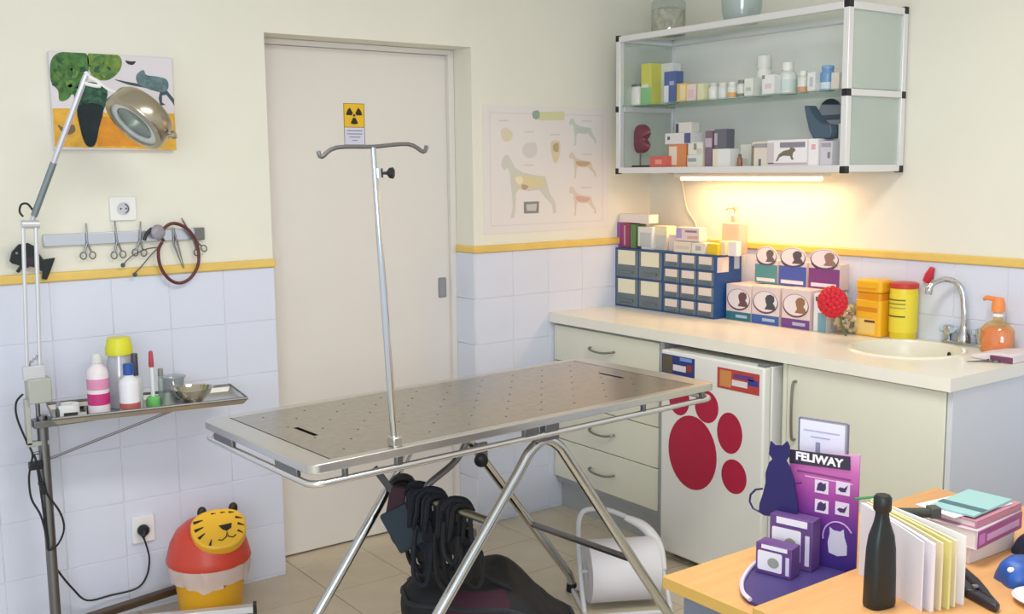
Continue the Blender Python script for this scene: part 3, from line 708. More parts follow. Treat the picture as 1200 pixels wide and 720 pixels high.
# kidney model
yc, w_ = span(740, 763, 170, -0.24)
km = thing('kidney_model', 'dark red kidney model on a thin stem and dark base', 'model', (-0.24, yc, LZ))
KS = 1.5
kp_ = [(0.0,0.072),(-0.03,0.075),(-0.046,0.10),(-0.05,0.135),(-0.04,0.165),(-0.018,0.184),(0.012,0.186),(0.034,0.172),(0.040,0.152),(0.030,0.138),(0.022,0.128),(0.030,0.112),(0.038,0.098),(0.026,0.078)]
kp2 = [(q.x, q.z) for q in spline([(a_, 0, c_) for a_, c_ in kp_], 3, closed=True)]
b = B()
ctr = (-0.004, 0.13); nk = len(kp2); v = []; f = []
prof_k = [(0.0,-0.022),(0.55,-0.02),(0.85,-0.012),(1.0,0.0),(0.85,0.012),(0.55,0.02),(0.0,0.022)]
for sc_, dy in prof_k:
    for p in kp2: v.append((0+dy, -(ctr[0]+(p[0]-ctr[0])*sc_*KS), ctr[1]+(p[1]-ctr[1])*sc_*1.1))
for i in range(len(prof_k)-1):
    for k in range(nk): f.append((i*nk+k, i*nk+(k+1) % nk, (i+1)*nk+(k+1) % nk, (i+1)*nk+k))
obj('kidney', B().add(v, f), C_((122,62,72), 0.35), km)
obj('ureter', B().tube([(0,-0.022,0.128),(0,-0.042,0.136),(0,-0.05,0.15)], 0.007, 8), C_((110,60,74)), km)
obj('stem', B().tube([(0,0.004,0.008),(0,0.004,0.08)], 0.003, 8), dsteel, km)
obj('base', B().prism(rrect(-0.035,0.035,-0.085,0.03,0.01), 0, 0.010, flat), C_((66,54,46)), km)
low_item(769,788,184,-0.28,'low red carton right of the kidney model', rgb=(214,74,62), d=0.08, prints=[('pale_print',0.35,0.75,0.3,0.7,(232,140,120))])
z_ = low_item(790,810,170,-0.25,'orange and white carton under a white one on the cabinet floor', rgb=(222,120,60), d=0.07, prints=[('white_print',0.05,0.5,0.1,0.9,(240,222,205))])
z_ = low_item(786,816,157,-0.25,'white carton with a navy end lying on the orange carton', 170, z_+0.0003, rgb=(226,222,226), d=0.07, prints=[('navy_print',0.76,1,0.05,0.95,(62,58,116)),('dark_print',0.1,0.2,0.4,0.7,(70,60,80))])
low_item(797,815,145,-0.25,'small white packet with a black corner on top of the stacked cartons', 157, z_+0.0003, rgb=(224,218,214), d=0.05, prints=[('black_print',0,0.18,0.0,0.9,(40,38,48))])
z_ = low_item(812,830,183,-0.25,'white carton with a blue-grey stripe, lower of two beside the orange one', rgb=(230,226,214), d=0.07, prints=[('blue_grey_print',0.05,0.6,0.45,0.75,(140,150,176))])
low_item(812,829,168,-0.25,'small white carton stacked on a blue-striped one', 183, z_+0.0003, rgb=(232,228,220), d=0.06, prints=[('grey_print',0.4,0.6,0.4,0.9,(130,128,124)),('beige_print',0.6,0.95,0.1,0.5,(206,196,176))])
low_item(832,840,155,-0.25,'narrow tall plum carton on the cabinet floor', rgb=(110,78,100), d=0.06, prints=[('lilac_print',0,1,0.55,0.8,(190,170,190))])
z_ = low_item(842,862,176,-0.25,'plain white carton below the dark slate one', rgb=(240,236,238), d=0.07, prints=[('cream_print',0,0.3,0,1,(236,224,200))])
low_item(842,856,153,-0.25,'dark slate carton standing on a plain white one', 176, z_+0.0003, rgb=(78,78,96), d=0.05, prints=[('pale_print',0.0,0.25,0.2,0.8,(180,170,186))])
bottle('medicine_bottle', 'tiny brown bottle on the cabinet floor between white cartons', (-0.28, span(864,870,190,-0.28)[0], LZ), 0.011, 0.05, (150,104,80), (120,90,80), group='packs on the cabinet floor')
low_item(872,885,171,-0.22,'pale grey-green carton left of the tan one', rgb=(208,210,200), d=0.05, prints=[('grey_print',0.3,0.7,0.1,0.35,(186,184,178))])
low_item(887,907,168,-0.28,'white and tan carton with dark side stripes', rgb=(228,214,200), d=0.06, prints=[('brown_print',0.0,0.12,0.0,0.85,(120,96,80)),('dark_print',0.4,0.55,0.0,0.3,(90,84,90)),('title_print',0.1,0.95,0.75,0.92,(150,140,150))])
yb, wb_ = span(908, 967, 180, -0.27); hb_ = X(938,165,-0.27).z-X(938,196,-0.27).z
bb_ = carton('carton', 'wide white carton with a running dog picture on the cabinet floor', (-0.27, yb, LZ), wb_, 0.09, hb_, (238,234,236), [('title_print',0.26,0.76,0.70,0.90,(140,134,150)),('grey_wedge',0.0,0.14,0.1,0.9,(206,196,200)),('lilac_base',0.02,0.8,0.04,0.13,(196,176,190)),('pink_print',0.88,0.96,0.6,0.8,(226,176,180)),('pale_end',0.80,0.83,0.0,1.0,(214,206,214))], group='packs on the cabinet floor')
dogp = [(0.14,0.2),(0.2,0.45),(0.3,0.58),(0.42,0.62),(0.45,0.7),(0.53,0.68),(0.55,0.58),(0.5,0.5),(0.49,0.36),(0.52,0.24),(0.47,0.24),(0.44,0.38),(0.3,0.4),(0.22,0.34),(0.17,0.18)]
obj('dog_print', B().prism([(-wb_/2+0.05*wb_+p[0]*wb_*0.95, p[1]*hb_) for p in dogp], -0.0458, -0.045), C_((120,112,96)), bb_)
low_item(968,982,168,-0.27,'lilac-grey upright carton at the right end of the cabinet floor', rgb=(206,200,212), d=0.07, prints=[('grey_print',0.1,0.9,0.75,0.92,(150,146,160)),('dark_print',0.62,0.85,0.3,0.55,(120,110,120))])
# dark boot-shaped holder on the wide carton and the round sign behind it
yq, wq = span(947, 980, 150, -0.26)
bt = thing('holder', 'dark blue-grey boot-shaped holder lying on the wide white carton', 'holder', (-0.26, yq, LZ+hb_+0.0004), RW)
pk = [(-0.5,1.0),(-0.38,1.0),(-0.1,0.62),(0.12,0.45),(0.46,0.4),(0.5,0.2),(0.46,0.0),(-0.15,0.0),(-0.3,0.25),(-0.42,0.65)]
obj('shell', B().prism([(p[0]*wq, p[1]*0.125) for p in pk], -0.028, 0.028), C_((72,92,112), 0.4), bt, bevel=0.004)
yq, wq = span(961, 989, 140, -0.10)
rs = thing('round_sign', 'round black and grey sign standing behind the dark holder', 'sign', (-0.10, yq+0.01, LZ), RW)
rr_ = wq/2; zc = X(974,134,-0.10).z-LZ
obj('disc', B().prism(ellipse(0, zc, rr_, rr_*1.08, 32), 0.0, 0.008), C_((150,158,170)), rs)
arc_ = [(rr_*math.cos(R(a)), zc+rr_*1.08*math.sin(R(a))) for a in range(35,146,8)]
obj('black_cap_print', B().prism(arc_, -0.0008, 0.0), C_((44,54,72)), rs)
obj('word_print', B().bx(-rr_*0.85,rr_*0.85,-0.0008,0.0,zc-0.022,zc-0.002), C_((84,92,112)), rs)
obj('foot', B().bx(-0.03,0.03,-0.02,0.028,0,0.006).bx(-0.008,0.008,0.008,0.014,0,zc), C_((60,66,80)), rs)
pbx = carton('storage_box', 'translucent pale box behind the right glass side of the cabinet', (-0.15, -1.295, LZ), 0.07, 0.20, 0.155, (206,216,208), group=None)
# on top of the cabinet
yq, wq = span(769, 798, 15, -0.17)
jr = thing('sweet_jar', 'glass jar with patterned sweets and a pale lid on the cabinet', 'jar', (-0.17, yq, WTZ+0.0004))
obj('contents', B().lathe([(wq*0.44,0.004),(wq*0.46,0.02),(wq*0.46,0.11),(wq*0.2,0.125),(0,0.13)], 18), M('mixed_sweets', (204,190,168), 0.6, noise=0.4, nscale=45), jr)
obj('glass_wall', B().lathe([(wq*0.47,0),(wq*0.5,0.004),(wq*0.5,0.14),(wq*0.42,0.165),(wq*0.40,0.165),(wq*0.48,0.14),(wq*0.48,0.004),(0,0.003)], 20), glass('jar_glass', (246,250,250), 0.10, 0.07, (230,232,228)), jr)
obj('lid', B().lathe([(wq*0.46,0.165),(wq*0.46,0.19),(wq*0.3,0.2),(0,0.202)], 20), C_((190,200,204)), jr)
yq, wq = span(851, 888, 10, -0.2)
gb_ = tag(obj('glass_bowl', B().lathe([(wq*0.4,0),(wq*0.42,0.004),(wq*0.48,0.06),(wq*0.5,0.12),(wq*0.485,0.12),(wq*0.46,0.06),(wq*0.4,0.008),(0,0.006)], 24), glass('bowl_glass', (240,246,247), 0.14, 0.08, (215,226,228)), loc=(-0.2, yq, WTZ+0.0004)), 'clear glass bowl on top of the wall cabinet', 'bowl')

# ================================================================== COUNTER: DRAWER ORGANISERS
OF = -0.225; OD = 0.165; OT = X(780, 295, OF).z
oy = [-0.004, X(777,330,OF).y, X(838,330,OF).y]
blue = M('blue_plastic_case', (36,78,138), 0.45); smoke = glass('smoky_drawer_plastic', (190,205,210), 0.45, 0.08, (126,138,140))
smoke_d = M('smoky_drawer_front', (104,116,122), 0.25)
card = M('cream_label_card', (232,226,200), 0.7); cardp = M('pale_pink_label_card', (228,212,204), 0.7)
def organiser(label, y0, y1, nx, rows_, cm):
    W_ = abs(y1-y0)-0.001; H = OT-CT
    t = thing('drawer_organiser', label, 'organiser', (OF+OD/2, (y0+y1)/2, CT+0.0003), RW)
    b = B(); th = 0.006
    b.bx(-W_/2,W_/2,OD/2-0.004,OD/2,0,H)
    for k in (0, 1): b.bx(-W_/2 if k == 0 else W_/2-th, -W_/2+th if k == 0 else W_/2, -OD/2, OD/2-0.004, 0, H)
    b.bx(-W_/2+th,W_/2-th,-OD/2,OD/2-0.004,0,th).bx(-W_/2+th,W_/2-th,-OD/2,OD/2-0.004,H-th,H)
    for k in range(1, nx):
        xx = -W_/2+th/2+(W_-th)*k/nx
        b.bx(xx-th/2, xx+th/2, -OD/2, OD/2-0.004, th, H-th)
    for k in range(1, rows_):
        zz = th/2+(H-th)*k/rows_
        b.bx(-W_/2+th, W_/2-th, -OD/2, OD/2-0.004, zz-th/2, zz+th/2)
    obj('case', b, blue, t)
    cw, ch = (W_-th)/nx, (H-th)/rows_
    for i in range(nx):
        for j in range(rows_):
            x0 = -W_/2+th/2+cw*i+th/2+0.001; x1 = x0+cw-th-0.002; z0 = th/2+ch*j+th/2+0.001; z1 = z0+ch-th-0.002
            dr = obj('drawer', B().bx(x0,x1,-OD/2-0.002,OD/2-0.01,z0,z1), smoke_d, t, bevel=0.001, segs=1)
            obj('label_card', B().bx(x0+(x1-x0)*0.1,x1-(x1-x0)*0.12,-OD/2-0.0034,-OD/2-0.002,z0+(z1-z0)*(0.40 if rows_ > 2 else 0.46),z1-0.002), cm, dr)
            obj('pull_lip', B().bx(x0+(x1-x0)*0.2,x1-(x1-x0)*0.2,-OD/2-0.010,-OD/2-0.002,z0+(z1-z0)*0.16,z0+(z1-z0)*0.22), smoke_d, dr)
    return t
organiser('blue organiser with four large labelled drawers in the corner', oy[0], oy[1], 2, 2, card)
og = organiser('blue organiser with twelve small labelled drawers beside the dog leaflets', oy[1], oy[2], 3, 4, cardp)
wog = abs(oy[2]-oy[1])-0.001
obj('side_label', B().bx(wog/2, wog/2+0.001, -0.07, 0.0, 0.20, 0.265), cardp, og)
obj('side_label', B().bx(wog/2, wog/2+0.001, 0.035, 0.068, 0.21, 0.275), C_((170,190,222)), og)
# on top of the organisers
def top_item(name, label, px0, px1, pyt, pyb, xc, rgb, prints=(), d=0.05, z0=None, cat='box', tilt=0):
    yc, w_ = span(px0, px1, (pyt+pyb)/2, xc); h = X((px0+px1)/2, pyt, xc).z-X((px0+px1)/2, pyb, xc).z
    z0 = OT+0.0006 if z0 is None else z0
    carton(name, label, (xc, yc, z0), w_, d, h, rgb, prints, group='packs on the organisers', cat=cat, tilt=tilt); return z0+h
top_item('carton', 'dark slate upright carton at the corner end of the organisers', 723.5,728.5,257,294,-0.17,(92,84,110), d=0.07)
z1_ = top_item('carton', 'purple carton with magenta panel on the organisers', 729,737,265,294,-0.17,(140,96,160), [('magenta_print',0.5,1,0.05,0.95,(160,60,120))], d=0.07)
top_item('carton', 'plum-red carton beside the purple one on the organisers', 737.5,744,265,294,-0.17,(150,64,96), [('pale_print',0,0.3,0.1,0.9,(190,150,180))], d=0.07)
top_item('carton', 'narrow olive-green carton on the organisers', 745,751,266,294,-0.17,(96,128,84), d=0.07)
top_item('carton', 'flat white carton lying across the purple cartons', 731,766,254,264,-0.17,(236,222,216), d=0.06, z0=z1_+0.0008)
top_item('carton', 'white carton with a grey panel in the middle of the organiser top', 753,770,268,294,-0.17,(226,224,218), [('grey_print',0.15,0.9,0.1,0.75,(196,196,196)),('black_print',0.0,0.25,0.0,0.12,(60,60,66))], d=0.06)
top_item('carton', 'cream carton with a paler top next to the grey-panelled one', 771,787,266,294,-0.15,(236,222,188), [('grey_print',0.05,0.95,0.05,0.62,(206,200,196))], d=0.06)
top_item('carton', 'small pinkish carton leaning among the organiser packs', 788,797,276,295,-0.16,(226,204,200), d=0.05, tilt=R(12))
za = top_item('carton', 'long cream carton lying on the organiser, left of the yellow one', 795,815,283,296,-0.19,(232,216,196), [('grey_print',0.1,0.9,0.3,0.6,(214,200,184))], d=0.06)
top_item('carton', 'second cream carton with a grey stamp beside the yellow one', 816,832,284,297,-0.19,(232,220,204), [('stamp_print',0.3,0.7,0.3,0.7,(180,170,172))], d=0.06)
top_item('carton', 'white and lilac carton stacked on the two cream ones', 797,824,267,283,-0.19,(230,210,204), [('lilac_print',0,0.25,0.2,0.9,(176,160,206)),('dark_print',0.4,0.9,0.65,0.8,(150,120,140)),('pale_print',0.5,0.95,0.2,0.4,(220,170,150))], d=0.05, z0=za+0.0020)
top_item('carton', 'bright yellow small carton on the organiser edge', 833.5,846,285,298,-0.19,(236,196,40), d=0.05)
top_item('carton', 'pale green-white carton just right of the yellow one', 847,854,282,298,-0.17,(222,214,180), d=0.05)
# pump bottle behind
pz = OT+0.0006
yq, wq = span(858, 884, 270, -0.115)
pbm = glass('clear_soap_bottle', (248,236,226), 0.35, 0.1, (244,220,205))
yq = oy[2]+0.005
pb_ = thing('pump_bottle', 'clear pump bottle glowing in the strip light behind the organiser', 'bottle', (-0.10, yq, pz))
obj('body', B().prism(rrect(-0.03,0.03,-wq*0.46,wq*0.46,0.018), 0.0, 0.135, flat), pbm, pb_, bevel=0.006)
obj('neck', B().lathe([(0.016,0.135),(0.016,0.15),(0.019,0.15),(0.019,0.166),(0.008,0.17),(0.006,0.19),(0,0.19)], 16), C_((226,206,180)), pb_)
obj('pump_head', B().lathe([(0.013,0.19),(0.013,0.202),(0,0.204)], 12).tube([(0,0,0.197),(0,0.045,0.195),(0,0.052,0.187)], 0.005, 8), C_((214,190,150)), pb_)
top_item('carton', 'small white packet at the right end of the organisers', 856,866,281,298,-0.185,(240,228,226), d=0.03)

# ================================================================== COUNTER: DOG LEAFLET BOXES
def dogbox(label, px0, px1, py0, py1, xf, dp, band, dogc, z0, oval_top):
    mid = (py0+py1)/2
    yc, w_ = span(px0, px1, mid, xf); h = X((px0+px1)/2, py0, xf).z-X((px0+px1)/2, py1, xf).z
    t = thing('leaflet_box', label, 'box', (xf+dp/2, yc, z0), RW, 'dog care leaflet boxes')
    hb = h if not oval_top else h*0.62
    obj('box_body', B().bx(-w_/2, w_/2, -dp/2, dp/2, 0, hb), C_((224,206,206)), t, bevel=0.001, segs=1)
    y = -dp/2
    if oval_top:
        obj('header_card', B().prism(ellipse(0, h*0.72, w_*0.48, h*0.27, 28), y, y+0.003), C_((232,218,214)), t)
        obj('colour_band', B().bx(-w_/2,w_/2,y-0.0006,y,0.0,h*0.5), C_(band), t)
        obj('caption', B().bx(-w_*0.42,w_*0.40,y-0.0012,y-0.0006,h*0.05,h*0.14), C_((230,226,232)), t)
        oz, orz = h*0.72, h*0.24
    else:
        obj('colour_band', B().bx(-w_/2,w_/2,y-0.0006,y,0.0,h*0.24), C_(band), t)
        obj('caption', B().bx(-w_*0.1,w_*0.35,y-0.0012,y-0.0006,h*0.08,h*0.16), C_((170,190,214)), t)
        oz, orz = h*0.58, h*0.30
    ov = obj('oval_rim', B().prism(ellipse(0, oz, w_*0.46, orz, 28), y-0.0012, y), C_((98,74,96)), t)
    obj('oval_photo', B().prism(ellipse(0.001, oz+orz*0.07, w_*0.43, orz*0.9, 28), y-0.0018, y-0.0012), C_((232,222,226)), ov)
    dg = [(-0.02,-0.75),(0.06,-0.3),(0.02,0.1),(0.0,0.5),(0.08,0.85),(0.2,0.95),(0.32,0.75),(0.34,0.3),(0.28,0.0),(0.36,-0.3),(0.38,-0.75)]
    obj('dog_print', B().prism([(p[0]*w_, oz+p[1]*orz*0.8) for p in dg], y-0.0024, y-0.0018), C_(dogc), ov)
    return z0+hb
XL = -0.17; zl_ = CT+0.0003
ztop = dogbox('lower dog leaflet box with a teal band, left of three', 851,880,337,379,XL,0.15,(46,112,130),(104,74,80),zl_,False)
zt2 = dogbox('lower dog leaflet box with a blue band, middle of three', 881,913,339,383,XL,0.15,(62,96,168),(70,74,86),zl_,False)
zt3 = dogbox('lower dog leaflet box with a purple band and tan dog', 916,949,342,388,XL,0.15,(116,66,140),(150,110,84),zl_,False)
carton('carton', 'white and teal carton at the right end of the leaflet boxes', (-0.10, span(952,968,365,-0.17)[0], zl_), span(953,968,365,-0.17)[1], 0.13, 0.15, (226,228,234), [('teal_print',0.35,1,0.0,0.5,(120,168,186)),('dark_print',0.15,0.45,0.8,0.92,(90,80,100))], rz=RW)
XU = -0.085; zu = max(ztop, zt2, zt3)+0.0005
dogbox('upper dog leaflet stand with a teal band', 885,911,291,335,XU,0.06,(86,146,150),(110,96,96),zu,True)
dogbox('upper dog leaflet stand with a blue band', 913,945,293,339,XU,0.06,(74,92,172),(92,80,92),zu,True)
dogbox('upper dog leaflet stand with a purple band', 948,984,295,343,XU,0.06,(126,62,128),(150,118,104),zu,True)

# ================================================================== COUNTER: RED FLOWER, POTPOURRI, SHARPS BINS, SOAP
fc = X(978, 354, -0.245)
rf = thing('red_flower', 'large red rosette flower standing beside the leaflet boxes', 'flower', (-0.245, fc.y, CT+0.0003))
b = B()
for k in range(60):
    g = k*2.399963; q = math.sqrt((k+0.5)/60); ph = q*1.45
    dv = Vector((-math.cos(ph), math.sin(ph)*math.cos(g), math.sin(ph)*math.sin(g)))
    b.ell(Vector((0,0,fc.z-CT))+dv*0.052, (0.012,0.013,0.013), 8, 5)
b.ell((0,0,fc.z-CT), (0.045,0.052,0.052), 16, 10)
obj('petals', b, C_((206,26,48), 0.6), rf)
obj('stem', B().tube([(0.075,0.0,0.0),(0.05,0,0.04),(0.02,0,fc.z-CT-0.02)], 0.004, 8), C_((90,120,70)), rf)
pc = X(992, 375, -0.13)
pp = thing('potpourri_bag', 'clear bag of beige and brown dried petals beside the red flower', 'potpourri', (-0.115, pc.y+0.010, CT+0.0003))
pcs = [C_((226,206,166)), C_((214,190,150)), C_((196,140,110)), C_((232,220,190)), C_((180,170,120))]
bs = [B() for _ in pcs]
rnd = random.Random(3)
for k in range(110):
    zz = rnd.uniform(0.012, 0.115); rad = 0.048*math.sqrt(max(0.05, 1-(zz/0.135)**2)); a = rnd.uniform(0, 6.283); r_ = rad*math.sqrt(rnd.random())
    bs[k % 5].ell((r_*math.cos(a)*0.8, r_*math.sin(a), zz), (rnd.uniform(.008,.014), rnd.uniform(.008,.014), rnd.uniform(.006,.011)), 7, 5)
for k, q in enumerate(bs): obj('dried_petals', q, pcs[k], pp, kind='stuff')
obj('clear_bag', B().lathe([(0.048,0.0),(0.060,0.02),(0.060,0.06),(0.046,0.10),(0.016,0.128),(0.022,0.14)], 16), glass('cellophane', (252,251,248), 0.05, 0.04), pp)
def sharps(label, px0, px1, pyt, xc, rgb, lidrgb, kind):
    pyb = 395; yc, w_ = span(px0, px1, 365, xc); h = X((px0+px1)/2, pyt, xc).z-CT; w_ *= 0.92
    t = thing('sharps_container', label, 'container', (xc, yc, CT+0.0003), RW)
    dd = 0.085 if kind else w_*0.95
    if kind:
        obj('body', B().prism(rrect(-w_/2,w_/2,-dd/2,dd/2,0.012), 0.0, h*0.62, flat), C_(rgb, 0.35), t, bevel=0.004)
        obj('neck', B().prism(rrect(-w_/2*0.94,w_/2*0.94,-dd/2*0.92,dd/2*0.92,0.012), h*0.62, h*0.74, flat), C_((226,150,30), 0.35), t)
        ld = obj('lid', B().prism(rrect(-w_/2,w_/2,-dd/2,dd/2,0.014), h*0.74, h*0.97, flat), C_(rgb, 0.35), t, bevel=0.01, segs=3)
        obj('lid_groove', B().bx(-w_*0.42,w_*0.3,-dd/2-0.001,-dd/2,h*0.80,h*0.83), C_((226,150,30)), ld)
        obj('paper_label', B().bx(-w_*0.48,w_*0.3,-dd/2-0.0008,-dd/2,h*0.04,h*0.3), C_((236,204,120)), t)
        obj('label_line', B().bx(-w_*0.1,w_*0.3,-dd/2-0.0014,-dd/2-0.0008,h*0.24,h*0.28), C_((110,60,40)), t)
        obj('body_groove', B().bx(-w_*0.4,w_*0.38,-dd/2-0.001,-dd/2,h*0.42,h*0.5), C_((214,140,24)), t)
    else:
        obj('body', B().lathe([(w_*0.44,0),(w_*0.46,0.004),(w_*0.48,h*0.9),(w_*0.46,h*0.92)], 28), C_(rgb, 0.35), t)
        obj('lid', B().lathe([(w_*0.49,h*0.9),(w_*0.49,h*0.985),(w_*0.42,h),(0,h)], 28), C_(lidrgb, 0.4), t)
        q = R(150)
        obj('paper_label', B().lathe([(w_*0.486,h*0.12),(w_*0.492,h*0.8),(w_*0.47,h*0.8),(w_*0.47,h*0.12),(w_*0.486,h*0.12)], 28), C_((232,214,60)), t)
        for zz, c0 in ((0.69,(120,110,40)),(0.62,(150,140,60)),(0.55,(180,168,66)),(0.40,(80,72,40))):
            obj('label_line', B().prism([(w_*0.496*math.sin(R(a)), -w_*0.496*math.cos(R(a))) for a in range(-50,41,10)]+[(w_*0.49*math.sin(R(a)), -w_*0.49*math.cos(R(a))) for a in range(40,-51,-10)], h*zz, h*(zz+0.025), flat), C_(c0), t)
sharps('orange-yellow sharps container with a stepped lid beside the flower', 1008, 1041, 325, -0.075, (240,182,38), None, True)
sharps('yellow sharps tub with a red lid, left of the tap', 1043, 1075, 331, -0.058, (230,208,46), (196,58,50), False)
sp_ = Z(1165, 407, CT)
so = thing('soap_dispenser', 'pump bottle of orange liquid soap right of the tap', 'soap', (-0.075, X(1169,385,-0.075).y, CT+0.0003))
s_ = mpp((-0.075, so.location.y, 1.0))
obj('liquid', B().lathe([(0.052,0.004),(0.055,0.02),(0.053,0.075),(0.034,0.088),(0,0.09)], 20).rot(Matrix.Diagonal((0.7,1,1,1))), M('orange_soap', (240,120,40), 0.3), so)
obj('bottle_shell', B().lathe([(0.056,0.0),(0.060,0.02),(0.058,0.08),(0.04,0.10),(0.016,0.112),(0.016,0.125)], 20).rot(Matrix.Diagonal((0.74,1,1,1))), glass('soap_shell', (250,236,200), 0.15, 0.12, (240,220,150)), so)
obj('collar', B().lathe([(0.018,0.125),(0.018,0.135),(0.01,0.14),(0.008,0.158)], 16), whitep, so)
obj('pump_head', B().lathe([(0.022,0.142),(0.022,0.168),(0.016,0.19),(0,0.192)], 16).tube([(0,0,0.183),(0,0.045,0.187),(0,0.056,0.18)], [0.009,0.008,0.006], 8), C_((240,142,74), 0.4), so)
rc = X(1089, 323, -0.012)
rh = thing('wall_hook', 'small red capsule-shaped hook on the tiles above the tap', 'hook', (0.0, rc.y, rc.z))
obj('hook_body', B().tube([(-0.012,0.012,-0.024),(-0.012,0.0,0.0),(-0.012,-0.012,0.03)], [0.014,0.017,0.009], 12), C_((196,40,62), 0.35), rh)
obj('stem_pad', B().bx(-0.008,0,-0.012,0.012,-0.014,0.014), C_((170,40,60)), rh)
cl0 = Z(1183, 414, CT)
ct_ = thing('folded_cloth', 'pale folded cloth with a purple edge at the right end of the worktop', 'cloth', (-0.17, -1.89, CT+0.0003))
obj('cloth', B().prism([(-0.07,0.0),(-0.075,0.012),(-0.03,0.022),(0.03,0.03),(0.07,0.028),(0.08,0.0)], -0.06, 0.06, lambda u,v,d:(d*1.3,-u,v)), C_((222,210,214), 0.9), ct_, bevel=0.005)
obj('purple_edge', B().bx(-0.084,-0.079,-0.075,-0.0,0.001,0.02), C_((116,66,96), 0.8), ct_)
sc_ = thing('scissors', 'small grey scissors lying beside the folded cloth', 'scissors', (-0.29, -1.885, CT+0.0003), R(60))
def scissors_parts(t, Ls, horizontal=True):
    fn = (lambda x_, z_: (x_, z_, 0.004)) if horizontal else (lambda x_, z_: (x_, -0.004, z_))
    for s in (-1, 1):
        y0 = 0.004 if s > 0 else -0.001
        bl = B().tube([fn(0,0), fn(-s*0.002*Ls/0.15, 0.5*Ls)], [0.0035,0.0012], 6).tube([fn(0,0), fn(s*0.011, -0.26*Ls)], [0.0035,0.003], 6)
        h = obj('blade', bl, dsteel, t)
        ring = [fn(s*0.015+0.010*math.cos(q), -0.34*Ls+0.012*math.sin(q)) for q in [2*math.pi*k/12 for k in range(12)]]
        obj('finger_ring', B().tube(ring, 0.0022, 6, closed=True), dsteel, h)
    obj('pivot', B().lathe([(0.004,0),(0.004,0.003),(0,0.003)], 10, fn(0,0), ax=(0,0,1) if horizontal else (0,-1,0)), dsteel, t)
scissors_parts(sc_, 0.11)

# ================================================================== LEFT WALL: CANVAS PRINT
def poly_px(pts, y, org): return [((Y(u, v_, y)-org).x, (Y(u, v_, y)-org).z) for u, v_ in pts]
q0, q1 = Y(57,60,-0.02), Y(207,176,-0.02)
cv = thing('canvas_print', 'square canvas print of leafy green plants and a grey mouse on the wall', 'picture', ((q0.x+q1.x)/2, WT, (q0.z+q1.z)/2))
co = Vector((cv.location.x, 0, cv.location.z)); cyf = -0.0200
cw_, chh = (q1.x-q0.x)/2, (q0.z-q1.z)/2
obj('canvas', B().bx(-cw_,cw_,-0.0265,0,-chh,chh), C_((222,216,224), 0.8), cv, bevel=0.002)
cps = {}
def cprint(name, pts, rgb, lay, noise=0.0, smoothp=True):
    pp_ = [((Y(u, v_, cyf)-co).x, (Y(u, v_, cyf)-co).z) for u, v_ in pts]
    if smoothp: pp_ = [(q.x, q.y) for q in spline([(a_, c_, 0) for a_, c_ in pp_], 4, closed=True)]
    pp_ = [(max(-cw_,min(cw_,a_)), max(-chh,min(chh,c_))) for a_, c_ in pp_]
    m_ = C_(rgb, 0.8) if not noise else M('painted_'+name+str(rgb), rgb, 0.8, noise=noise, nscale=55)
    return obj(name, B().prism(pp_, -0.0265-0.0004*lay, -0.0262), m_, cv)
cprint('ochre_ground', [(60,127),(110,127),(112,132),(206,133),(207,176),(62,172)], (224,174,72), 1, 0.12, False)
cprint('orange_ground', [(113,135),(130,138),(190,172),(114,171)], (218,146,50), 2, 0.1, False)
cprint('leafy_crown', [(59,75),(65,64),(78,60),(95,60),(103,66),(104,82),(98,92),(88,104),(80,116),(70,118),(68,106),(60,96)], (74,116,62), 2, 0.45)
cprint('leafy_crown', [(104,62),(122,63),(138,64),(143,74),(138,86),(126,94),(112,92),(104,80)], (108,136,66), 2, 0.4)
cprint('leaf_mass', [(88,100),(100,96),(116,98),(126,106),(122,128),(112,132),(96,130),(88,120)], (52,92,74), 3, 0.5)
rlv = random.Random(21)
for k in range(64):
    ex, ey, rx_, ry_ = ((82,86,21,24),(122,78,19,14),(106,112,17,15))[0 if k < 30 else (1 if k < 48 else 2)]
    a = rlv.uniform(0, 6.283); q = math.sqrt(rlv.random())*0.98; c_ = (ex+rx_*q*math.cos(a), ey+ry_*q*math.sin(a)); an = rlv.uniform(0, 3.14); s_ = rlv.uniform(2.5, 5.5)
    cprint('leaf', [(c_[0]+x_*math.cos(an)-y_*math.sin(an), c_[1]+x_*math.sin(an)+y_*math.cos(an)) for x_, y_ in ((-s_,0),(-s_*0.3,s_*0.5),(s_*0.5,s_*0.4),(s_,0),(s_*0.4,-s_*0.5),(-s_*0.4,-s_*0.4))], rlv.choice([(60,104,56),(92,130,66),(44,84,54),(118,150,80),(76,120,76),(50,90,76)] if k < 48 else [(40,76,62),(64,108,86),(30,60,54)]), 4+(k % 3), 0, False)
cprint('dark_vase', [(92,124),(120,124),(116,150),(111,170),(101,170),(94,150)], (26,42,46), 8, 0.3)
cprint('mouse_body', [(160,88),(168,82),(172,88),(186,90),(196,94),(197,104),(190,108),(176,105),(162,98)], (98,122,128), 3, 0.35)
cprint('mouse_tail', [(134,93),(150,96),(165,99),(176,104),(165,102),(150,99)], (70,84,92), 2)
cprint('mouse_leg', [(188,106),(194,104),(204,116),(206,124),(202,120),(195,111),(190,112),(190,120),(194,123),(188,124),(186,115)], (72,86,96), 2, 0, False)
cprint('bird_mark', [(147,71),(154,72),(159,72),(156,76),(150,75)], (54,54,66), 2)
cprint('soil_mark', [(68,146),(76,150),(86,146),(88,154),(80,158),(72,154)], (120,104,84), 2)

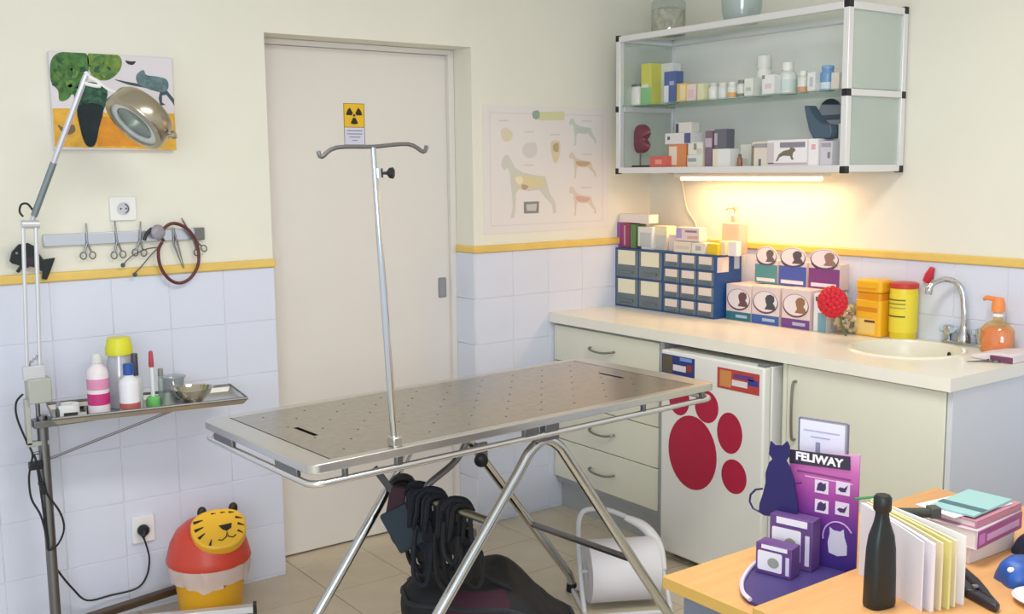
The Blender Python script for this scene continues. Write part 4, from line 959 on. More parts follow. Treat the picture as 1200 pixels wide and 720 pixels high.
# ================================================================== MAGNETIC STRIP WITH INSTRUMENTS
q0, q1 = Y(50,276,0), Y(238,273,0)
sx0, sx1, sz = q0.x-0.0, q1.x, 1.350
ms = thing('magnetic_strip', 'brushed steel magnetic instrument strip along the left wall', 'rack', ((sx0+sx1)/2, WT, sz))
hl = (sx1-sx0)/2
obj('bar', B().bx(-hl,hl,-0.016,0,-0.020,0.020), M('bright_brushed_bar', (206,210,218), 0.3, 0.8), ms, bevel=0.002)
obj('end_cap', B().bx(hl-0.035,hl+0.002,-0.018,0,-0.022,0.022), dsteel, ms, bevel=0.002)
def hang(label, px, Ls, tilt, up_=0.03):
    p = Y(px, 283, -0.012)
    t = thing('scissors', label, 'scissors', (p.x, WT-0.0165, sz-0.012), 0, 'surgical scissors on the magnetic strip')
    t.rotation_euler = (0, tilt, 0)
    scissors_parts(t, Ls, False)
hang('thin surgical scissors, leftmost on the magnetic strip', 102, 0.13, 0)
hang('thin surgical scissors directly below the wall socket', 137, 0.14, R(-3))
hang('thin surgical scissors just left of the stethoscope head', 164, 0.13, R(5))
hang('surgical scissors tilted behind the tube loop at the strip end', 226, 0.16, R(-28))
tz = thing('tweezers', 'slim steel tweezers hanging inside the stethoscope tube loop', 'tweezers', (Y(202,272,0).x, WT-0.0175, 1.365))
for k in (-1, 1): obj('prong', B().tube([(0,0,0.01),(0.006+0.007*k,-0.002,-0.05),(0.03+0.002*k,-0.002,-0.135)], [0.004,0.0035,0.0012], 6), dsteel, tz)
sy = -0.03
def S(px, py): return Y(px, py, sy)
so_ = S(185, 272)
sth = thing('stethoscope', 'stethoscope with a red-brown tube loop hanging from the magnetic strip', 'stethoscope', so_)
loop = spline([S(*p)-so_ for p in ((190,284),(186,292),(186,304),(190,317),(199,328),(210,332),(222,327),(231,314),(233,300),(230,284),(222,271),(212,264),(202,262),(194,266),(190,272))], 4)
obj('tube', B().tube(loop, 0.0058, 8), C_((92,36,40), 0.5), sth)
obj('chest_piece', B().lathe([(0,-0.008),(0.022,-0.008),(0.026,-0.004),(0.026,0.004),(0.02,0.010),(0.008,0.012),(0,0.012)], 20, (0,0,0), ax=(0.15,-1,0.1)), C_((150,146,156), 0.3), sth)
obj('chest_stem', B().tube([(0.0,0,0), S(192,283)-so_], 0.006, 8), C_((64,54,60)), sth)
obj('diaphragm_rim', B().tube(spline([S(*p)-so_ for p in ((178,268),(172,274),(169,282))], 4), [0.007]*5+[0.006]*4 if False else 0.0065, 8), black, sth)
obj('headset', B().tube(spline([S(*p)-so_ for p in ((186,290),(172,292),(158,298),(149,305),(144,311))], 4), 0.0022, 6), dsteel, sth)
obj('headset', B().tube(spline([S(*p)-so_ for p in ((186,290),(176,300),(166,312),(158,320))], 4), 0.0022, 6), dsteel, sth)
for p in ((144,311), (158,322)): obj('ear_tip', B().ell(S(*p)-so_, (0.008,0.008,0.008), 10, 6), C_((70,84,74)), sth)

# ================================================================== BLACK FISH ON THE WALL
fo = Y(33, 308, -0.012)
fs = thing('fish_ornament', 'flat black fish ornament on the wall behind the lamp arms', 'ornament', (fo.x, -0.011, fo.z))
fp = [(40,435),(50,395),(80,362),(120,355),(150,370),(168,400),(188,428),(240,420),(228,455),(215,490),(203,517),(182,514),(186,482),(160,466),(130,458),(108,468),(95,468),(80,488),(68,480),(86,456),(70,450),(52,446)]
fpp = [(Y(u/3.75, 190+v_/3.75, -0.012)-fo) for u, v_ in fp]
obj('body', B().prism([(p.x, p.z) for p in fpp], -0.012, 0.0), C_((20,28,30), 0.35), fs, bevel=0.002)
obj('fin', B().prism([((Y(u/3.75,190+v_/3.75,-0.012)-fo).x, (Y(u/3.75,190+v_/3.75,-0.012)-fo).z) for u, v_ in ((105,425),(150,415),(165,450),(125,455))], -0.015, -0.012), C_((52,36,52), 0.4), fs)
obj('eye', B().ell(((Y(70/3.75,190+400/3.75,-0.012)-fo).x, -0.0125, (Y(70/3.75,190+400/3.75,-0.012)-fo).z), (0.004,0.002,0.004), 10, 6), C_((150,150,140)), fs)

# ================================================================== THINGS ON THE TRAY
TZ0 = TRZ-0.0175
def tray_at(px, py):
    p = Z(px, py, TZ0); return p
def PX_(p): d = Vector(p)-CAM; return 600+F_PX*d.dot(rt)/d.dot(fw)
def tray_pv(px, v):
    u = min((k*0.002 for k in range(300)), key=lambda q: abs(PX_(tr(q, v, TZ0))-px)); return tr(u, v, TZ0)
def on_tray(u, v): return tr(u, v, TZ0)
b1 = tray_pv(117, 0.085)
t = thing('spray_bottle', 'white plastic bottle with a pink and magenta label on the tray', 'bottle', b1)
obj('body', B().lathe([(0.030,0),(0.034,0.004),(0.034,0.135),(0.030,0.15),(0.016,0.165),(0.014,0.17)], 20), C_((226,218,224), 0.4), t)
obj('magenta_label', B().lathe([(0.0345,0.035),(0.0345,0.072),(0.033,0.072),(0.033,0.035),(0.0345,0.035)], 20), C_((196,48,120)), t)
obj('pink_label', B().lathe([(0.0345,0.085),(0.0345,0.12),(0.033,0.12),(0.033,0.085),(0.0345,0.085)], 20), C_((214,140,178)), t)
obj('cap', B().lathe([(0.018,0.17),(0.018,0.19),(0.014,0.20),(0,0.202)], 16), C_((206,210,208)), t)
b1 = tray_pv(143, 0.165)
t = thing('plastic_jar', 'large pale plastic jar with a bright yellow lid on the tray', 'jar', b1)
obj('body', B().lathe([(0.038,0),(0.042,0.004),(0.042,0.15),(0.036,0.17),(0.034,0.185)], 22), glass('milky_jar', (226,228,234), 0.6, 0.08, (214,214,222)), t)
obj('lid', B().lathe([(0.044,0.18),(0.044,0.20),(0.040,0.215),(0.036,0.235),(0,0.237)], 22), C_((216,214,44), 0.4), t)
b1 = tray_pv(153, 0.045)
bottle('medicine_bottle', 'small white bottle with a blue cap at the tray front', b1, 0.032, 0.165, (222,222,230), (34,80,160), (0.14,0.3,(176,90,80)), capr=0.52, capf=0.22)
b1 = tray_pv(161, 0.115)
bottle('medicine_bottle', 'slim bottle with a dark cap behind the blue-capped one', b1, 0.022, 0.185, (200,204,210), (62,62,76), None, capr=0.5, capf=0.4)
b1 = tray_pv(180, 0.11)
t = thing('thermometer_holder', 'green holder with an upright red-tipped thermometer on the tray', 'thermometer', b1)
obj('holder', B().lathe([(0.022,0),(0.024,0.004),(0.022,0.03),(0.016,0.036),(0,0.036)], 16), C_((108,190,104)), t)
obj('thermometer', B().lathe([(0.007,0.036),(0.007,0.135),(0.0065,0.135)], 10), C_((222,228,232), 0.3), t)
obj('red_tip', B().lathe([(0.008,0.135),(0.009,0.145),(0.007,0.185),(0.003,0.19),(0,0.19)], 10), C_((176,60,76)), t)
b1 = tray_pv(190, 0.15)
bottle('vial', 'thin clear glass vial beside the thermometer', b1, 0.010, 0.12, (190,196,192), (130,132,130), None, capr=0.9, capf=0.2, mat=glass('vial_glass', (220,228,226), 0.3, 0.12))
b1 = tray_pv(197, 0.105)
tag(obj('glass_funnel', B().lathe([(0.024,0),(0.026,0.003),(0.010,0.045),(0.008,0.045),(0.022,0.004),(0,0.003)], 18), glass('vial_glass'), loc=b1), 'small cone-shaped glass beside the green holder', 'glass')
b1 = tray_pv(204, 0.2)
t = thing('clear_cup', 'clear plastic cup with an upturned rim behind the steel bowl', 'cup', b1)
obj('cup_wall', B().lathe([(0.030,0),(0.032,0.003),(0.037,0.07),(0.044,0.078),(0.044,0.081),(0.036,0.075),(0.030,0.004),(0,0.003)], 22), glass('clear_cup_plastic', (236,238,242), 0.22, 0.1), t)
b1 = tray_pv(226, 0.115)
tag(obj('steel_bowl', B().lathe([(0.030,0.0),(0.040,0.004),(0.066,0.030),(0.078,0.055),(0.085,0.058),(0.085,0.060),(0.076,0.058),(0.064,0.033),(0.038,0.007),(0,0.006)], 30).rot(Matrix.Diagonal((0.84,0.84,0.85,1))), M('mirror_bowl_steel', (196,190,178), 0.1, 1.0), loc=b1), 'small round stainless bowl at the right end of the tray', 'bowl')
b1 = tray_pv(80, 0.1)
t = thing('tape_roll', 'white roll of medical tape on the left of the tray', 'tape', b1)
obj('roll', B().lathe([(0.014,0),(0.036,0),(0.036,0.042),(0.014,0.042),(0.014,0)], 24), C_((232,234,234), 0.8), t)
b1 = tray_pv(69, 0.085)
bottle('vial', 'small dark bottle left of the tape roll', b1, 0.010, 0.055, (60,72,70), (150,140,144), None, capr=0.7, capf=0.35)
b1 = tray_pv(88, 0.055)
t = thing('otoscope', 'short black otoscope with a silver end in front of the tape', 'otoscope', b1+Vector((0,0,0.011)))
obj('grip', B().tube([(-0.03,0.01,0),(0.01,0,0)], 0.010, 12), black, t)
obj('silver_end', B().tube([(0.01,0,0),(0.035,-0.006,0)], [0.010,0.009], 12), chrome, t)
b1 = tray_pv(76, 0.03)
tag(obj('clipper_blade', B().prism([(-0.03,0.004),(-0.02,0.012),(0.03,-0.006),(0.028,-0.016)], 0.0, 0.008, flat), black, loc=b1, bevel=0.002), 'flat black tool near the left corner of the tray', 'tool')
b1 = tray_pv(100, 0.125)
tag(obj('kidney_dish', B().lathe([(0.028,0),(0.034,0.018),(0.036,0.018),(0.030,-0.0),(0.028,0.0)], 18).lathe([(0.0,0.0),(0.029,0.0),(0.029,0.002),(0,0.002)], 18), M('dark_reflecting_steel', (92,100,96), 0.2, 1.0), loc=b1), 'small dark steel dish between the tape and the pink bottle', 'dish')
pa, pb2 = Z(163,471,TZ0+0.02), Z(210,467,TZ0+0.02)
t = thing('wooden_spatula', 'white flat spatula lying along the front of the tray', 'spatula', (pa.x, pa.y, TZ0))
dv = (pb2-pa)
pa = Vector((0,0,0))
t.location = on_tray(0.27, 0.055)
obj('blade', B().obx((0.07,0,0.006), (0.072,0.006,0.0025), (ca,sa,0), (-sa,ca,0), (0,0,1)), C_((236,232,224)), t, bevel=0.002)
obj('handle', B().obx((-0.0,0.011,0.006), (0.018,0.006,0.0035), (ca,sa,0), (-sa,ca,0), (0,0,1)), C_((214,120,60)), t, bevel=0.002)

# ================================================================== WASTE BIN WITH TIGER LID
bn = thing('waste_bin', 'small yellow waste bin with a red lid and a tiger face', 'bin', (-2.322, -0.205, 0))
obj('bucket', B().lathe([(0.100,0.0),(0.104,0.004),(0.125,0.205),(0.128,0.21)], 32), C_((238,176,36), 0.4), bn)
rl_ = random.Random(5)
b = B(); nL = 48; prof = [(0.1295,0.150),(0.1335,0.156),(0.1365,0.17),(0.1415,0.205),(0.1405,0.216),(0.132,0.218)]
v = []
for i, (r_, z_) in enumerate(prof):
    for k in range(nL):
        w2 = 0.0035*math.sin(k*1.7+i)+0.002*rl_.uniform(-1,1); v.append(((r_+(w2 if i else abs(w2)))*math.cos(2*math.pi*k/nL), (r_+(w2 if i else abs(w2)))*math.sin(2*math.pi*k/nL), z_+(0.012*math.sin(k*0.53)+0.006*math.sin(k*1.9) if i == 0 else 0)))
f = [(i*nL+k, i*nL+(k+1) % nL, (i+1)*nL+(k+1) % nL, (i+1)*nL+k) for i in range(len(prof)-1) for k in range(nL)]
obj('bin_liner', B().add(v, f), glass('crumpled_liner', (250,240,236), 0.62, 0.06, (240,226,224)), bn)
lid = obj('lid', B().lathe([(0.143,0.214),(0.146,0.222),(0.142,0.24),(0.13,0.285),(0.108,0.325),(0.075,0.352),(0.035,0.366),(0,0.369)], 32), C_((212,70,50), 0.4), bn)
nf = Vector((-0.18,-0.60,0.74)).normalized(); uf = Vector((0.97,-0.24,0)).normalized(); uf = (uf-nf*uf.dot(nf)).normalized(); vf = nf.cross(uf)
fc_ = Vector((0.010,-0.082,0.345))
tf = lambda a_, c_, d: tuple(fc_+uf*a_+vf*c_+nf*d)
face = obj('tiger_face', B().prism([(q.x,q.y) for q in spline([(-0.092,0.02,0),(-0.085,-0.04,0),(-0.05,-0.078,0),(0.0,-0.088,0),(0.05,-0.078,0),(0.085,-0.04,0),(0.09,0.02,0),(0.06,0.058,0),(0.0,0.07,0),(-0.06,0.058,0)], 4, closed=True)], -0.030, 0.020, tf), C_((242,188,52), 0.4), bn, bevel=0.008, segs=3)
bk = C_((26,24,22), 0.5)
for pts_ in ([(-0.022,-0.008),(0.022,-0.004),(0.018,-0.022),(0.002,-0.032),(-0.012,-0.024)],): obj('nose', B().prism([(p[0]+0.022,p[1]+0.006) for p in pts_], 0.0195, 0.0225, tf), bk, face)
obj('mouth', B().tube([tf(a_+0.022,c_+0.006,0.0205) for a_, c_ in ((-0.03,-0.062),(-0.018,-0.066),(-0.002,-0.054),(0.002,-0.034),(0.004,-0.054),(0.018,-0.060),(0.03,-0.052))], 0.0022, 6), bk, face)
for cx_, cy_, ln_, an in ((-0.066,0.026,0.020,12),(-0.066,-0.004,0.020,20),(-0.06,-0.032,0.018,38),(-0.034,-0.062,0.015,70),(0.070,0.02,0.015,-20),(0.074,-0.008,0.015,-28),(0.068,-0.036,0.013,-40),(-0.012,0.05,0.010,0),(0.02,0.05,0.010,0),(0.048,0.046,0.012,-8)):
    a_ = R(an); pl = [(cx_+ln_*(x_*math.cos(a_)-y_*math.sin(a_)), cy_+ln_*(x_*math.sin(a_)+y_*math.cos(a_))) for x_, y_ in ((-0.8,0.3),(0.8,0.08),(0.8,-0.08),(-0.8,-0.3))]
    obj('stripe', B().prism(pl, 0.0195, 0.0215, tf), bk, face)
for cx_ in (-0.048, 0.058):
    obj('ear', B().ell((0,0,0), (0.017,0.012,0.020), 12, 8).rot(Matrix.Translation(Vector(tf(cx_, 0.072, 0.004)))), bk, bn)

# ================================================================== ANATOMY POSTER
def PC(u, v_): return (540+u/3.79, 100+v_/3.79)
p0, p1 = Y(566,122,0), Y(714,267,0)
po = Vector(((p0.x+p1.x)/2, 0, (p0.z+p1.z)/2))
ps = thing('dog_anatomy_poster', 'pale poster of dog anatomy drawings between the door and wall cabinet', 'poster', (po.x, WT, po.z))
pw, ph = (p1.x-p0.x)/2, (p0.z-p1.z)/2
obj('sheet', B().bx(-pw,pw,-0.003,0,-ph,ph), C_((228,222,220), 0.7), ps)
bd = C_((212,206,208)); iw, ih = pw*0.90, ph*0.88
for nm, a4 in (('border_line',(-iw,iw,ih-0.003,ih)),('border_line',(-iw,iw,-ih,-ih+0.003)),('border_line',(-iw,-iw+0.003,-ih,ih)),('border_line',(iw-0.003,iw,-ih,ih))):
    obj(nm, B().bx(a4[0],a4[1],-0.0034,-0.003,a4[2],a4[3]), bd, ps)
def pp2(name, pts, rgb, lay=1, sm=False):
    q = [((Y(*PC(u, v_), 0.004)-po).x, (Y(*PC(u, v_), 0.004)-po).z) for u, v_ in pts]
    if sm: q = [(w_.x, w_.y) for w_ in spline([(a_, c_, 0) for a_, c_ in q], 4, closed=True)]
    rgb = tuple(int(c+(226-c)*0.30) for c in rgb)
    return obj(name, B().prism(q, -0.0036-0.0004*lay, -0.0028), C_(rgb, 0.75), ps)
dog = [(180,360),(183,335),(195,312),(212,310),(225,335),(240,365),(275,388),(330,400),(375,405),(385,440),(395,480),(420,520),(425,565),(412,572),(405,530),(375,500),(350,465),(300,470),(260,460),(245,480),(243,540),(238,588),(222,590),(232,545),(228,480),(222,430),(220,395),(208,365),(195,378)]
pp2('main_dog', dog, (200,196,184))
pp2('organs', [(235,405),(270,398),(320,408),(370,415),(375,445),(330,455),(290,465),(250,450)], (216,198,140), 2, True)
pp2('lungs', [(242,412),(268,405),(275,430),(255,440)], (232,222,190), 3, True); pp2('liver', [(275,440),(300,450),(285,465),(270,456)], (170,128,100), 3, True)
for (bx0, bx1, by0, by1), c1, c2 in (((482,602,148,268),(184,196,184),(176,190,178)),((482,602,298,415),(206,192,168),(190,140,96)),((482,602,450,580),(214,192,178),(204,150,128))):
    sc2 = lambda u, v_: (bx0+(u-180)/245*(bx1-bx0), by0+(v_-310)/280*(by1-by0))
    pp2('small_dog', [sc2(u, v_) for u, v_ in dog], c1)
    pp2('small_dog_organs', [sc2(u, v_) for u, v_ in ((240,405),(320,408),(370,425),(330,455),(260,450))], c2, 2, True)
pp2('title_banner', [(345,118),(462,116),(460,155),(345,156)], (206,204,140)); pp2('title_emblem', [(320,118),(345,112),(350,140),(335,152),(320,142)], (120,150,124), 2, True)
pp2('skull_drawing', [(180,200),(205,190),(230,215),(220,245),(190,245)], (214,200,164), 1, True); pp2('eye_drawing', [(280,265),(330,255),(338,300),(310,325),(278,305)], (206,202,192), 1, True)
pp2('ear_drawing', [(400,255),(438,250),(440,300),(425,345),(410,330)], (216,194,150), 1, True); pp2('ear_core', [(410,265),(432,258),(432,295),(412,290)], (168,140,96), 2, True)
pp2('caption_box', [(280,518),(348,516),(346,568),(281,570)], (104,100,100)); pp2('caption_emblem', [(290,530),(338,526),(334,558),(294,558)], (186,182,178), 2)
for u, v_ in ((190,158),(305,208),(420,220),(302,356),(560,160),(560,308),(560,455)): pp2('caption_line', [(u-22,v_-4),(u+22,v_-5),(u+22,v_+2),(u-22,v_+3)], (206,198,204))

# ================================================================== HARNESSES, POUCH AND BAG UNDER THE TABLE
cT, sT = math.cos(TA), math.sin(TA)
def tw_(x, y, z): return Vector((TBL.x+x*cT-y*sT, TBL.y+x*sT+y*cT, z))
web = M('black_webbing', (20,21,27), 0.8); webn = M('navy_webbing', (20,25,40), 0.8)
STX = SL0.x
def strap_path(y0, z_end, sway, loop_w, seed):
    r_ = random.Random(seed); x0 = STX+0.0
    sx = legx(ZL,True,True)+(legx(ZL,True,False)-legx(ZL,True,True))*((y0-VN)/(VF-VN))
    pts = [tw_(sx-0.02, y0+loop_w*0.3, ZL-0.05-0.02*r_.random()), tw_(sx-0.02, y0+loop_w*0.15, ZL+0.005), tw_(sx+0.002, y0, ZL+0.019), tw_(sx+0.021, y0-0.01, ZL+0.0), tw_(sx+0.02+sway*0.2, y0-loop_w*0.2, ZL-0.10)]
    zm = (ZL+z_end)/2
    pts += [tw_(sx+0.02+sway*0.6, y0-loop_w*0.45+r_.uniform(-.02,.02), zm), tw_(sx+0.03+sway, y0-loop_w*0.3, z_end+0.03), tw_(sx+0.02+sway, y0, z_end), tw_(sx+0.0+sway, y0+loop_w*0.35, z_end+0.04), tw_(sx-0.01+sway*0.5, y0+loop_w*0.5, zm+0.04), tw_(sx-0.02, y0+loop_w*0.45, ZL-0.10), tw_(sx-0.02, y0+loop_w*0.3, ZL-0.05)]
    return pts
def harness(label, y0, n, zlo, mat, seed, cat='harness', group='dog harnesses on the table stretcher'):
    r_ = random.Random(seed)
    b0 = tw_(STX, y0, ZL)
    t = thing('dog_harness', label, cat, b0, 0, group)
    for k in range(n):
        yy = y0+(k-(n-1)/2)*0.024
        p = spline(strap_path(yy, zlo+r_.uniform(0,0.14), r_.uniform(-0.06,0.06), r_.uniform(0.02,0.12), seed*10+k), 4)
        obj('strap', B().tube([q-b0 for q in p], 0.0078, 6), mat, t)
    for k in range(2):
        yy = y0+r_.uniform(-0.03,0.03); zz = r_.uniform(zlo+0.08, ZL-0.15)
        obj('pad', B().ell((0,0,0), (0.045,0.035,0.06), 12, 8).rot(Matrix.Translation(tw_(STX+0.03, yy, zlo+0.10+0.07*k)-b0)), mat, t)
    obj('wrap', B().tube(spline([q-b0 for q in (tw_(STX-0.026,y0+0.03,ZL-0.006),tw_(STX-0.01,y0+0.01,ZL+0.021),tw_(STX+0.016,y0-0.02,ZL+0.018),tw_(STX+0.03,y0-0.03,ZL-0.012))], 4), 0.016, 8), mat, t)
    obj('buckle', B().obx(tw_(STX+0.035, y0-0.02, zlo+0.2)-b0, (0.012,0.018,0.014), (1,0,0), (0,1,0), (0,0,1)), dsteel, t, bevel=0.003)
harness('black dog harness bundle hanging nearest the dark pouch', 0.085, 5, 0.285, web, 11)
harness('navy-black harness bundle in the middle of the table stretcher', 0.01, 5, 0.285, webn, 12)
harness('black harness straps hanging nearest the front table leg', -0.12, 4, 0.285, web, 13)
# dark pouch (cuff) on the stretcher end
po_ = tw_(STX-0.01, 0.165, ZL)
pch = thing('pressure_cuff', 'dark slate pouch hanging off the left end of the table stretcher', 'pouch', po_)
obj('flap', B().obx((-0.035,-0.075,-0.105), (0.052,0.012,0.070), (0.72,-0.52,0.46), (0.58,0.81,0.0), (-0.37,0.27,0.89)), C_((44,58,70), 0.8), pch, bevel=0.008)
obj('band', B().obx((-0.05,-0.05,-0.035), (0.026,0.012,0.06), (0.8,-0.55,-0.2), (0.56,0.83,0.0), (0.17,-0.11,0.98)), C_((58,34,46), 0.8), pch, bevel=0.006)
obj('wrap', B().tube(spline([(-0.03,0.02,-0.01),(-0.012,0.005,0.024),(0.02,-0.012,0.022),(0.03,-0.02,-0.02)], 4), 0.018, 8), black, pch)
obj('strap_tail', B().obx((-0.075,-0.04,0.035), (0.011,0.004,0.065), (0.66,-0.48,0.58), (0.58,0.81,0), (-0.47,0.34,0.81)), C_((70,70,78)), pch, bevel=0.002)
# bag on the floor
bc = Vector((-1.67, -0.985, 0.0))
bg_ = thing('bag', 'slumped black bag with a dark maroon panel under the examination table', 'bag', bc, math.atan2(rt0.y, rt0.x))
rb = random.Random(9); v = []; nu, nv = 36, 16
def bagpt(a, t):
    # t: 0 bottom .. 1 top centre
    c_, s_ = math.cos(a), math.sin(a)
    pr_ = (0.86+0.14*math.sin(min(1, t/0.4)*math.pi/2)) if t < 0.4 else max(0.0, math.cos((t-0.4)/0.6*math.pi/2))**0.8
    w_ = 1+(0.045*math.sin(5*a+3*t)+0.03*math.sin(9*a-4*t))*min(1, 4*(1-t))
    x = 0.29*pr_*w_*math.copysign(abs(c_)**0.8, c_); y = 0.165*pr_*w_*math.copysign(abs(s_)**0.8, s_)
    q = min(1, max(0, (x-0.02)/0.26)); zt = 0.275-0.13*q*q*(3-2*q)+0.014*math.sin(17*x+9*y)*t+0.010*math.sin(23*y-8*x)*t
    g = (t/0.4)*0.55 if t < 0.4 else 0.55+0.45*math.sin((t-0.4)/0.6*math.pi/2)
    return (x, y, max(0.001, zt*g))
for j in range(nv+1):
    for i in range(nu): v.append(bagpt(2*math.pi*i/nu, j/nv))
f = [(j*nu+i, j*nu+(i+1) % nu, (j+1)*nu+(i+1) % nu, (j+1)*nu+i) for j in range(nv) for i in range(nu)]
f.append(tuple(range(nu-1,-1,-1))); f.append(tuple(nv*nu+i for i in range(nu)))
bag = obj('body', B().add(v, f), M('black_nylon', (15,18,22), 0.7, noise=0.2, nscale=12, bump=0.4, bscale=22), bg_)
v = []
for j in range(9):
    for i in range(7):
        p = Vector(bagpt(R(246+ i*6), 0.02+0.72*j/8)); n_ = Vector((p.x*0.3, p.y, 0)).normalized(); v.append(p+n_*0.006)
f = [(j*7+i, j*7+i+1, (j+1)*7+i+1, (j+1)*7+i) for j in range(8) for i in range(6)]
obj('maroon_panel', B().add(v, f), C_((58,22,40), 0.8), bag)
v = []
obj('rim_piping', B().tube([Vector(bagpt(2*math.pi*i/40, 0.52))*1.01 for i in range(40)], 0.009, 6, closed=True), M('slate_piping', (38,44,50), 0.7), bag)
hp = [Vector(bagpt(R(200), 0.70)), Vector((-0.20,-0.07,0.285)), Vector((-0.10,-0.09,0.30)), Vector((-0.02,-0.10,0.285)), Vector(bagpt(R(290), 0.74))]
obj('handle', B().tube(spline(hp, 6), 0.010, 8), web, bg_)
hp = [Vector(bagpt(R(150), 0.70)), Vector((-0.22,0.05,0.29)), Vector((-0.12,0.08,0.31)), Vector(bagpt(R(95), 0.74))]
obj('handle', B().tube(spline(hp, 6), 0.010, 8), web, bg_)

# ================================================================== PAPER ROLL STAND
rc_ = Vector((-1.09, -1.0, 0)); ra = math.atan2(rt0.y, rt0.x)+R(8)
rs_ = thing('paper_roll_stand', 'white floor stand of bent tube holding a big paper roll behind the table leg', 'paper roll', rc_, ra)
obj('paper_roll', B().lathe([(0.028,-0.125),(0.110,-0.125),(0.112,-0.12),(0.112,0.12),(0.110,0.125),(0.028,0.125),(0.028,-0.125)], 40, (0,0,0.125), ax=(1,0,0)), M('white_tissue', (226,224,230), 0.9, bump=0.2, bscale=40), rs_)
wtb = C_((214,216,220), 0.35)
hoop = spline([(-0.155,-0.10,0.012),(-0.15,-0.02,0.10),(-0.145,0.05,0.22),(-0.14,0.06,0.30),(-0.11,0.06,0.335),(-0.02,0.06,0.325),(0.08,0.05,0.27),(0.14,0.02,0.19),(0.155,-0.03,0.10),(0.155,-0.11,0.012)], 6)
obj('stand_hoop', B().tube(hoop, 0.009, 10), wtb, rs_)
obj('stand_guard', B().tube(spline([(0.03,0.055,0.30),(0.10,0.05,0.262),(0.145,0.02,0.20),(0.157,-0.02,0.12)], 6), [0.010+0.010*math.sin(math.pi*k/18) for k in range(19)], 10), whitep, rs_)
obj('axle', B().tube([(-0.15,0,0.125),(0.155,0,0.125)], 0.008, 10), wtb, rs_)
obj('base_bar', B().tube([(-0.155,-0.13,0.010),(0.155,-0.13,0.010)], 0.009, 10), wtb, rs_)
obj('base_bar', B().tube([(-0.15,0.12,0.010),(0.15,0.12,0.010)], 0.009, 10), wtb, rs_)
for sx_ in (-0.153, 0.153): obj('side_bar', B().tube([(sx_,-0.13,0.010),(sx_,0.12,0.010)], 0.009, 10), wtb, rs_)

# ================================================================== DESK, lower extension and main top
wood = M('orange_beech_veneer', (214,160,104), 0.4, noise=0.08, nscale=6, aniso=(1,9,9))
woode = M('yellow_beech_edge', (204,164,84), 0.45)
D1, D2 = 0.72, 0.75
dk1 = thing('desk_extension', 'low beech side desk carrying the cat display', 'desk', (-2.066, -2.21, 0))
obj('top', B().bx(0,1.0,-0.262,0.0,D1-0.024,D1), wood, dk1)
obj('edge_band', B().bx(-0.002,0.0,-0.262,0.0,D1-0.024,D1), woode, dk1); obj('edge_band', B().bx(0,1.0,0.0,0.002,D1-0.024,D1), woode, dk1)
pan = M('blue_grey_panel', (112,120,138), 0.6)
obj('side_panel', B().bx(0.03,0.05,-0.262,-0.03,0,D1-0.025), pan, dk1); obj('side_panel', B().bx(0.95,0.97,-0.262,-0.03,0,D1-0.025), pan, dk1)
dk2 = thing('desk', 'beech main desk in the foreground with books and folders on it', 'desk', (-2.094, -2.476, 0))
obj('top', B().bx(0,1.25,-0.9,0.0,D2-0.026,D2), wood, dk2)
obj('edge_band', B().bx(-0.002,0.0,-0.9,0.0,D2-0.026,D2), woode, dk2); obj('edge_band', B().bx(0,1.25,0.0,0.002,D2-0.026,D2), woode, dk2)
obj('side_panel', B().bx(0.03,0.055,-0.87,-0.03,0,D2-0.027), pan, dk2); obj('side_panel', B().bx(1.17,1.195,-0.87,-0.03,0,D2-0.027), pan, dk2)

# ================================================================== CAT PRODUCT DISPLAY
dr_ = Vector((-1.762, -2.425)); dl_ = Vector((-1.795, -2.285))
ang = math.atan2(dr_.y-dl_.y, dr_.x-dl_.x)
dw = (dr_-dl_).length
dc = (dr_+dl_)/2
ds = thing('product_display', 'purple cardboard counter display with a dark cat silhouette', 'display', (dc.x, dc.y, D1+0.0003), ang)
def DP(px, py, off=0.0):
    # point of the photograph on the display's front plane (moved forward by off), in its local (u, z)
    n = Vector((math.sin(ang), -math.cos(ang), 0)); o_ = Vector((dc.x, dc.y, D1))+n*off
    d = ray(px, py); t_ = (o_-CAM).dot(n)/d.dot(n); P = CAM+d*t_-Vector((dc.x, dc.y, D1))
    return (P.x*math.cos(ang)+P.y*math.sin(ang), P.z)
pur = M('purple_card', (88,50,130), 0.5)
# the card fades from pink at the top to deep blue-violet at the foot: that is its print
def grad_mat(name, stops, z0, z1):
    m = bpy.data.materials.new(name); m.use_nodes = True; nt = m.node_tree; b = nt.nodes['Principled BSDF']; b.inputs['Roughness'].default_value = 0.45
    tc = nt.nodes.new('ShaderNodeTexCoord'); sp2 = nt.nodes.new('ShaderNodeSeparateXYZ'); mr = nt.nodes.new('ShaderNodeMapRange'); cr = nt.nodes.new('ShaderNodeValToRGB')
    nt.links.new(tc.outputs['Object'], sp2.inputs[0]); nt.links.new(sp2.outputs[2], mr.inputs[0]); mr.inputs[1].default_value = z0; mr.inputs[2].default_value = z1
    nt.links.new(mr.outputs[0], cr.inputs[0]); nt.links.new(cr.outputs[0], b.inputs['Base Color'])
    el = cr.color_ramp.elements
    el[0].position = stops[0][0]; el[0].color = (*lin(stops[0][1]),1); el[1].position = stops[-1][0]; el[1].color = (*lin(stops[-1][1]),1)
    for p, c in stops[1:-1]: e_ = el.new(p); e_.color = (*lin(c),1)
    return m
hl_, ht_ = DP(927,527), DP(1007,534)
cardm = grad_mat('pink_to_violet_print', [(0.0,(56,36,120)),(0.35,(84,44,132)),(0.6,(150,62,150)),(0.85,(196,104,176)),(1.0,(214,150,200))], 0.0, ht_[1])
u0, u1 = DP(927,600)[0], DP(1005,600)[0]
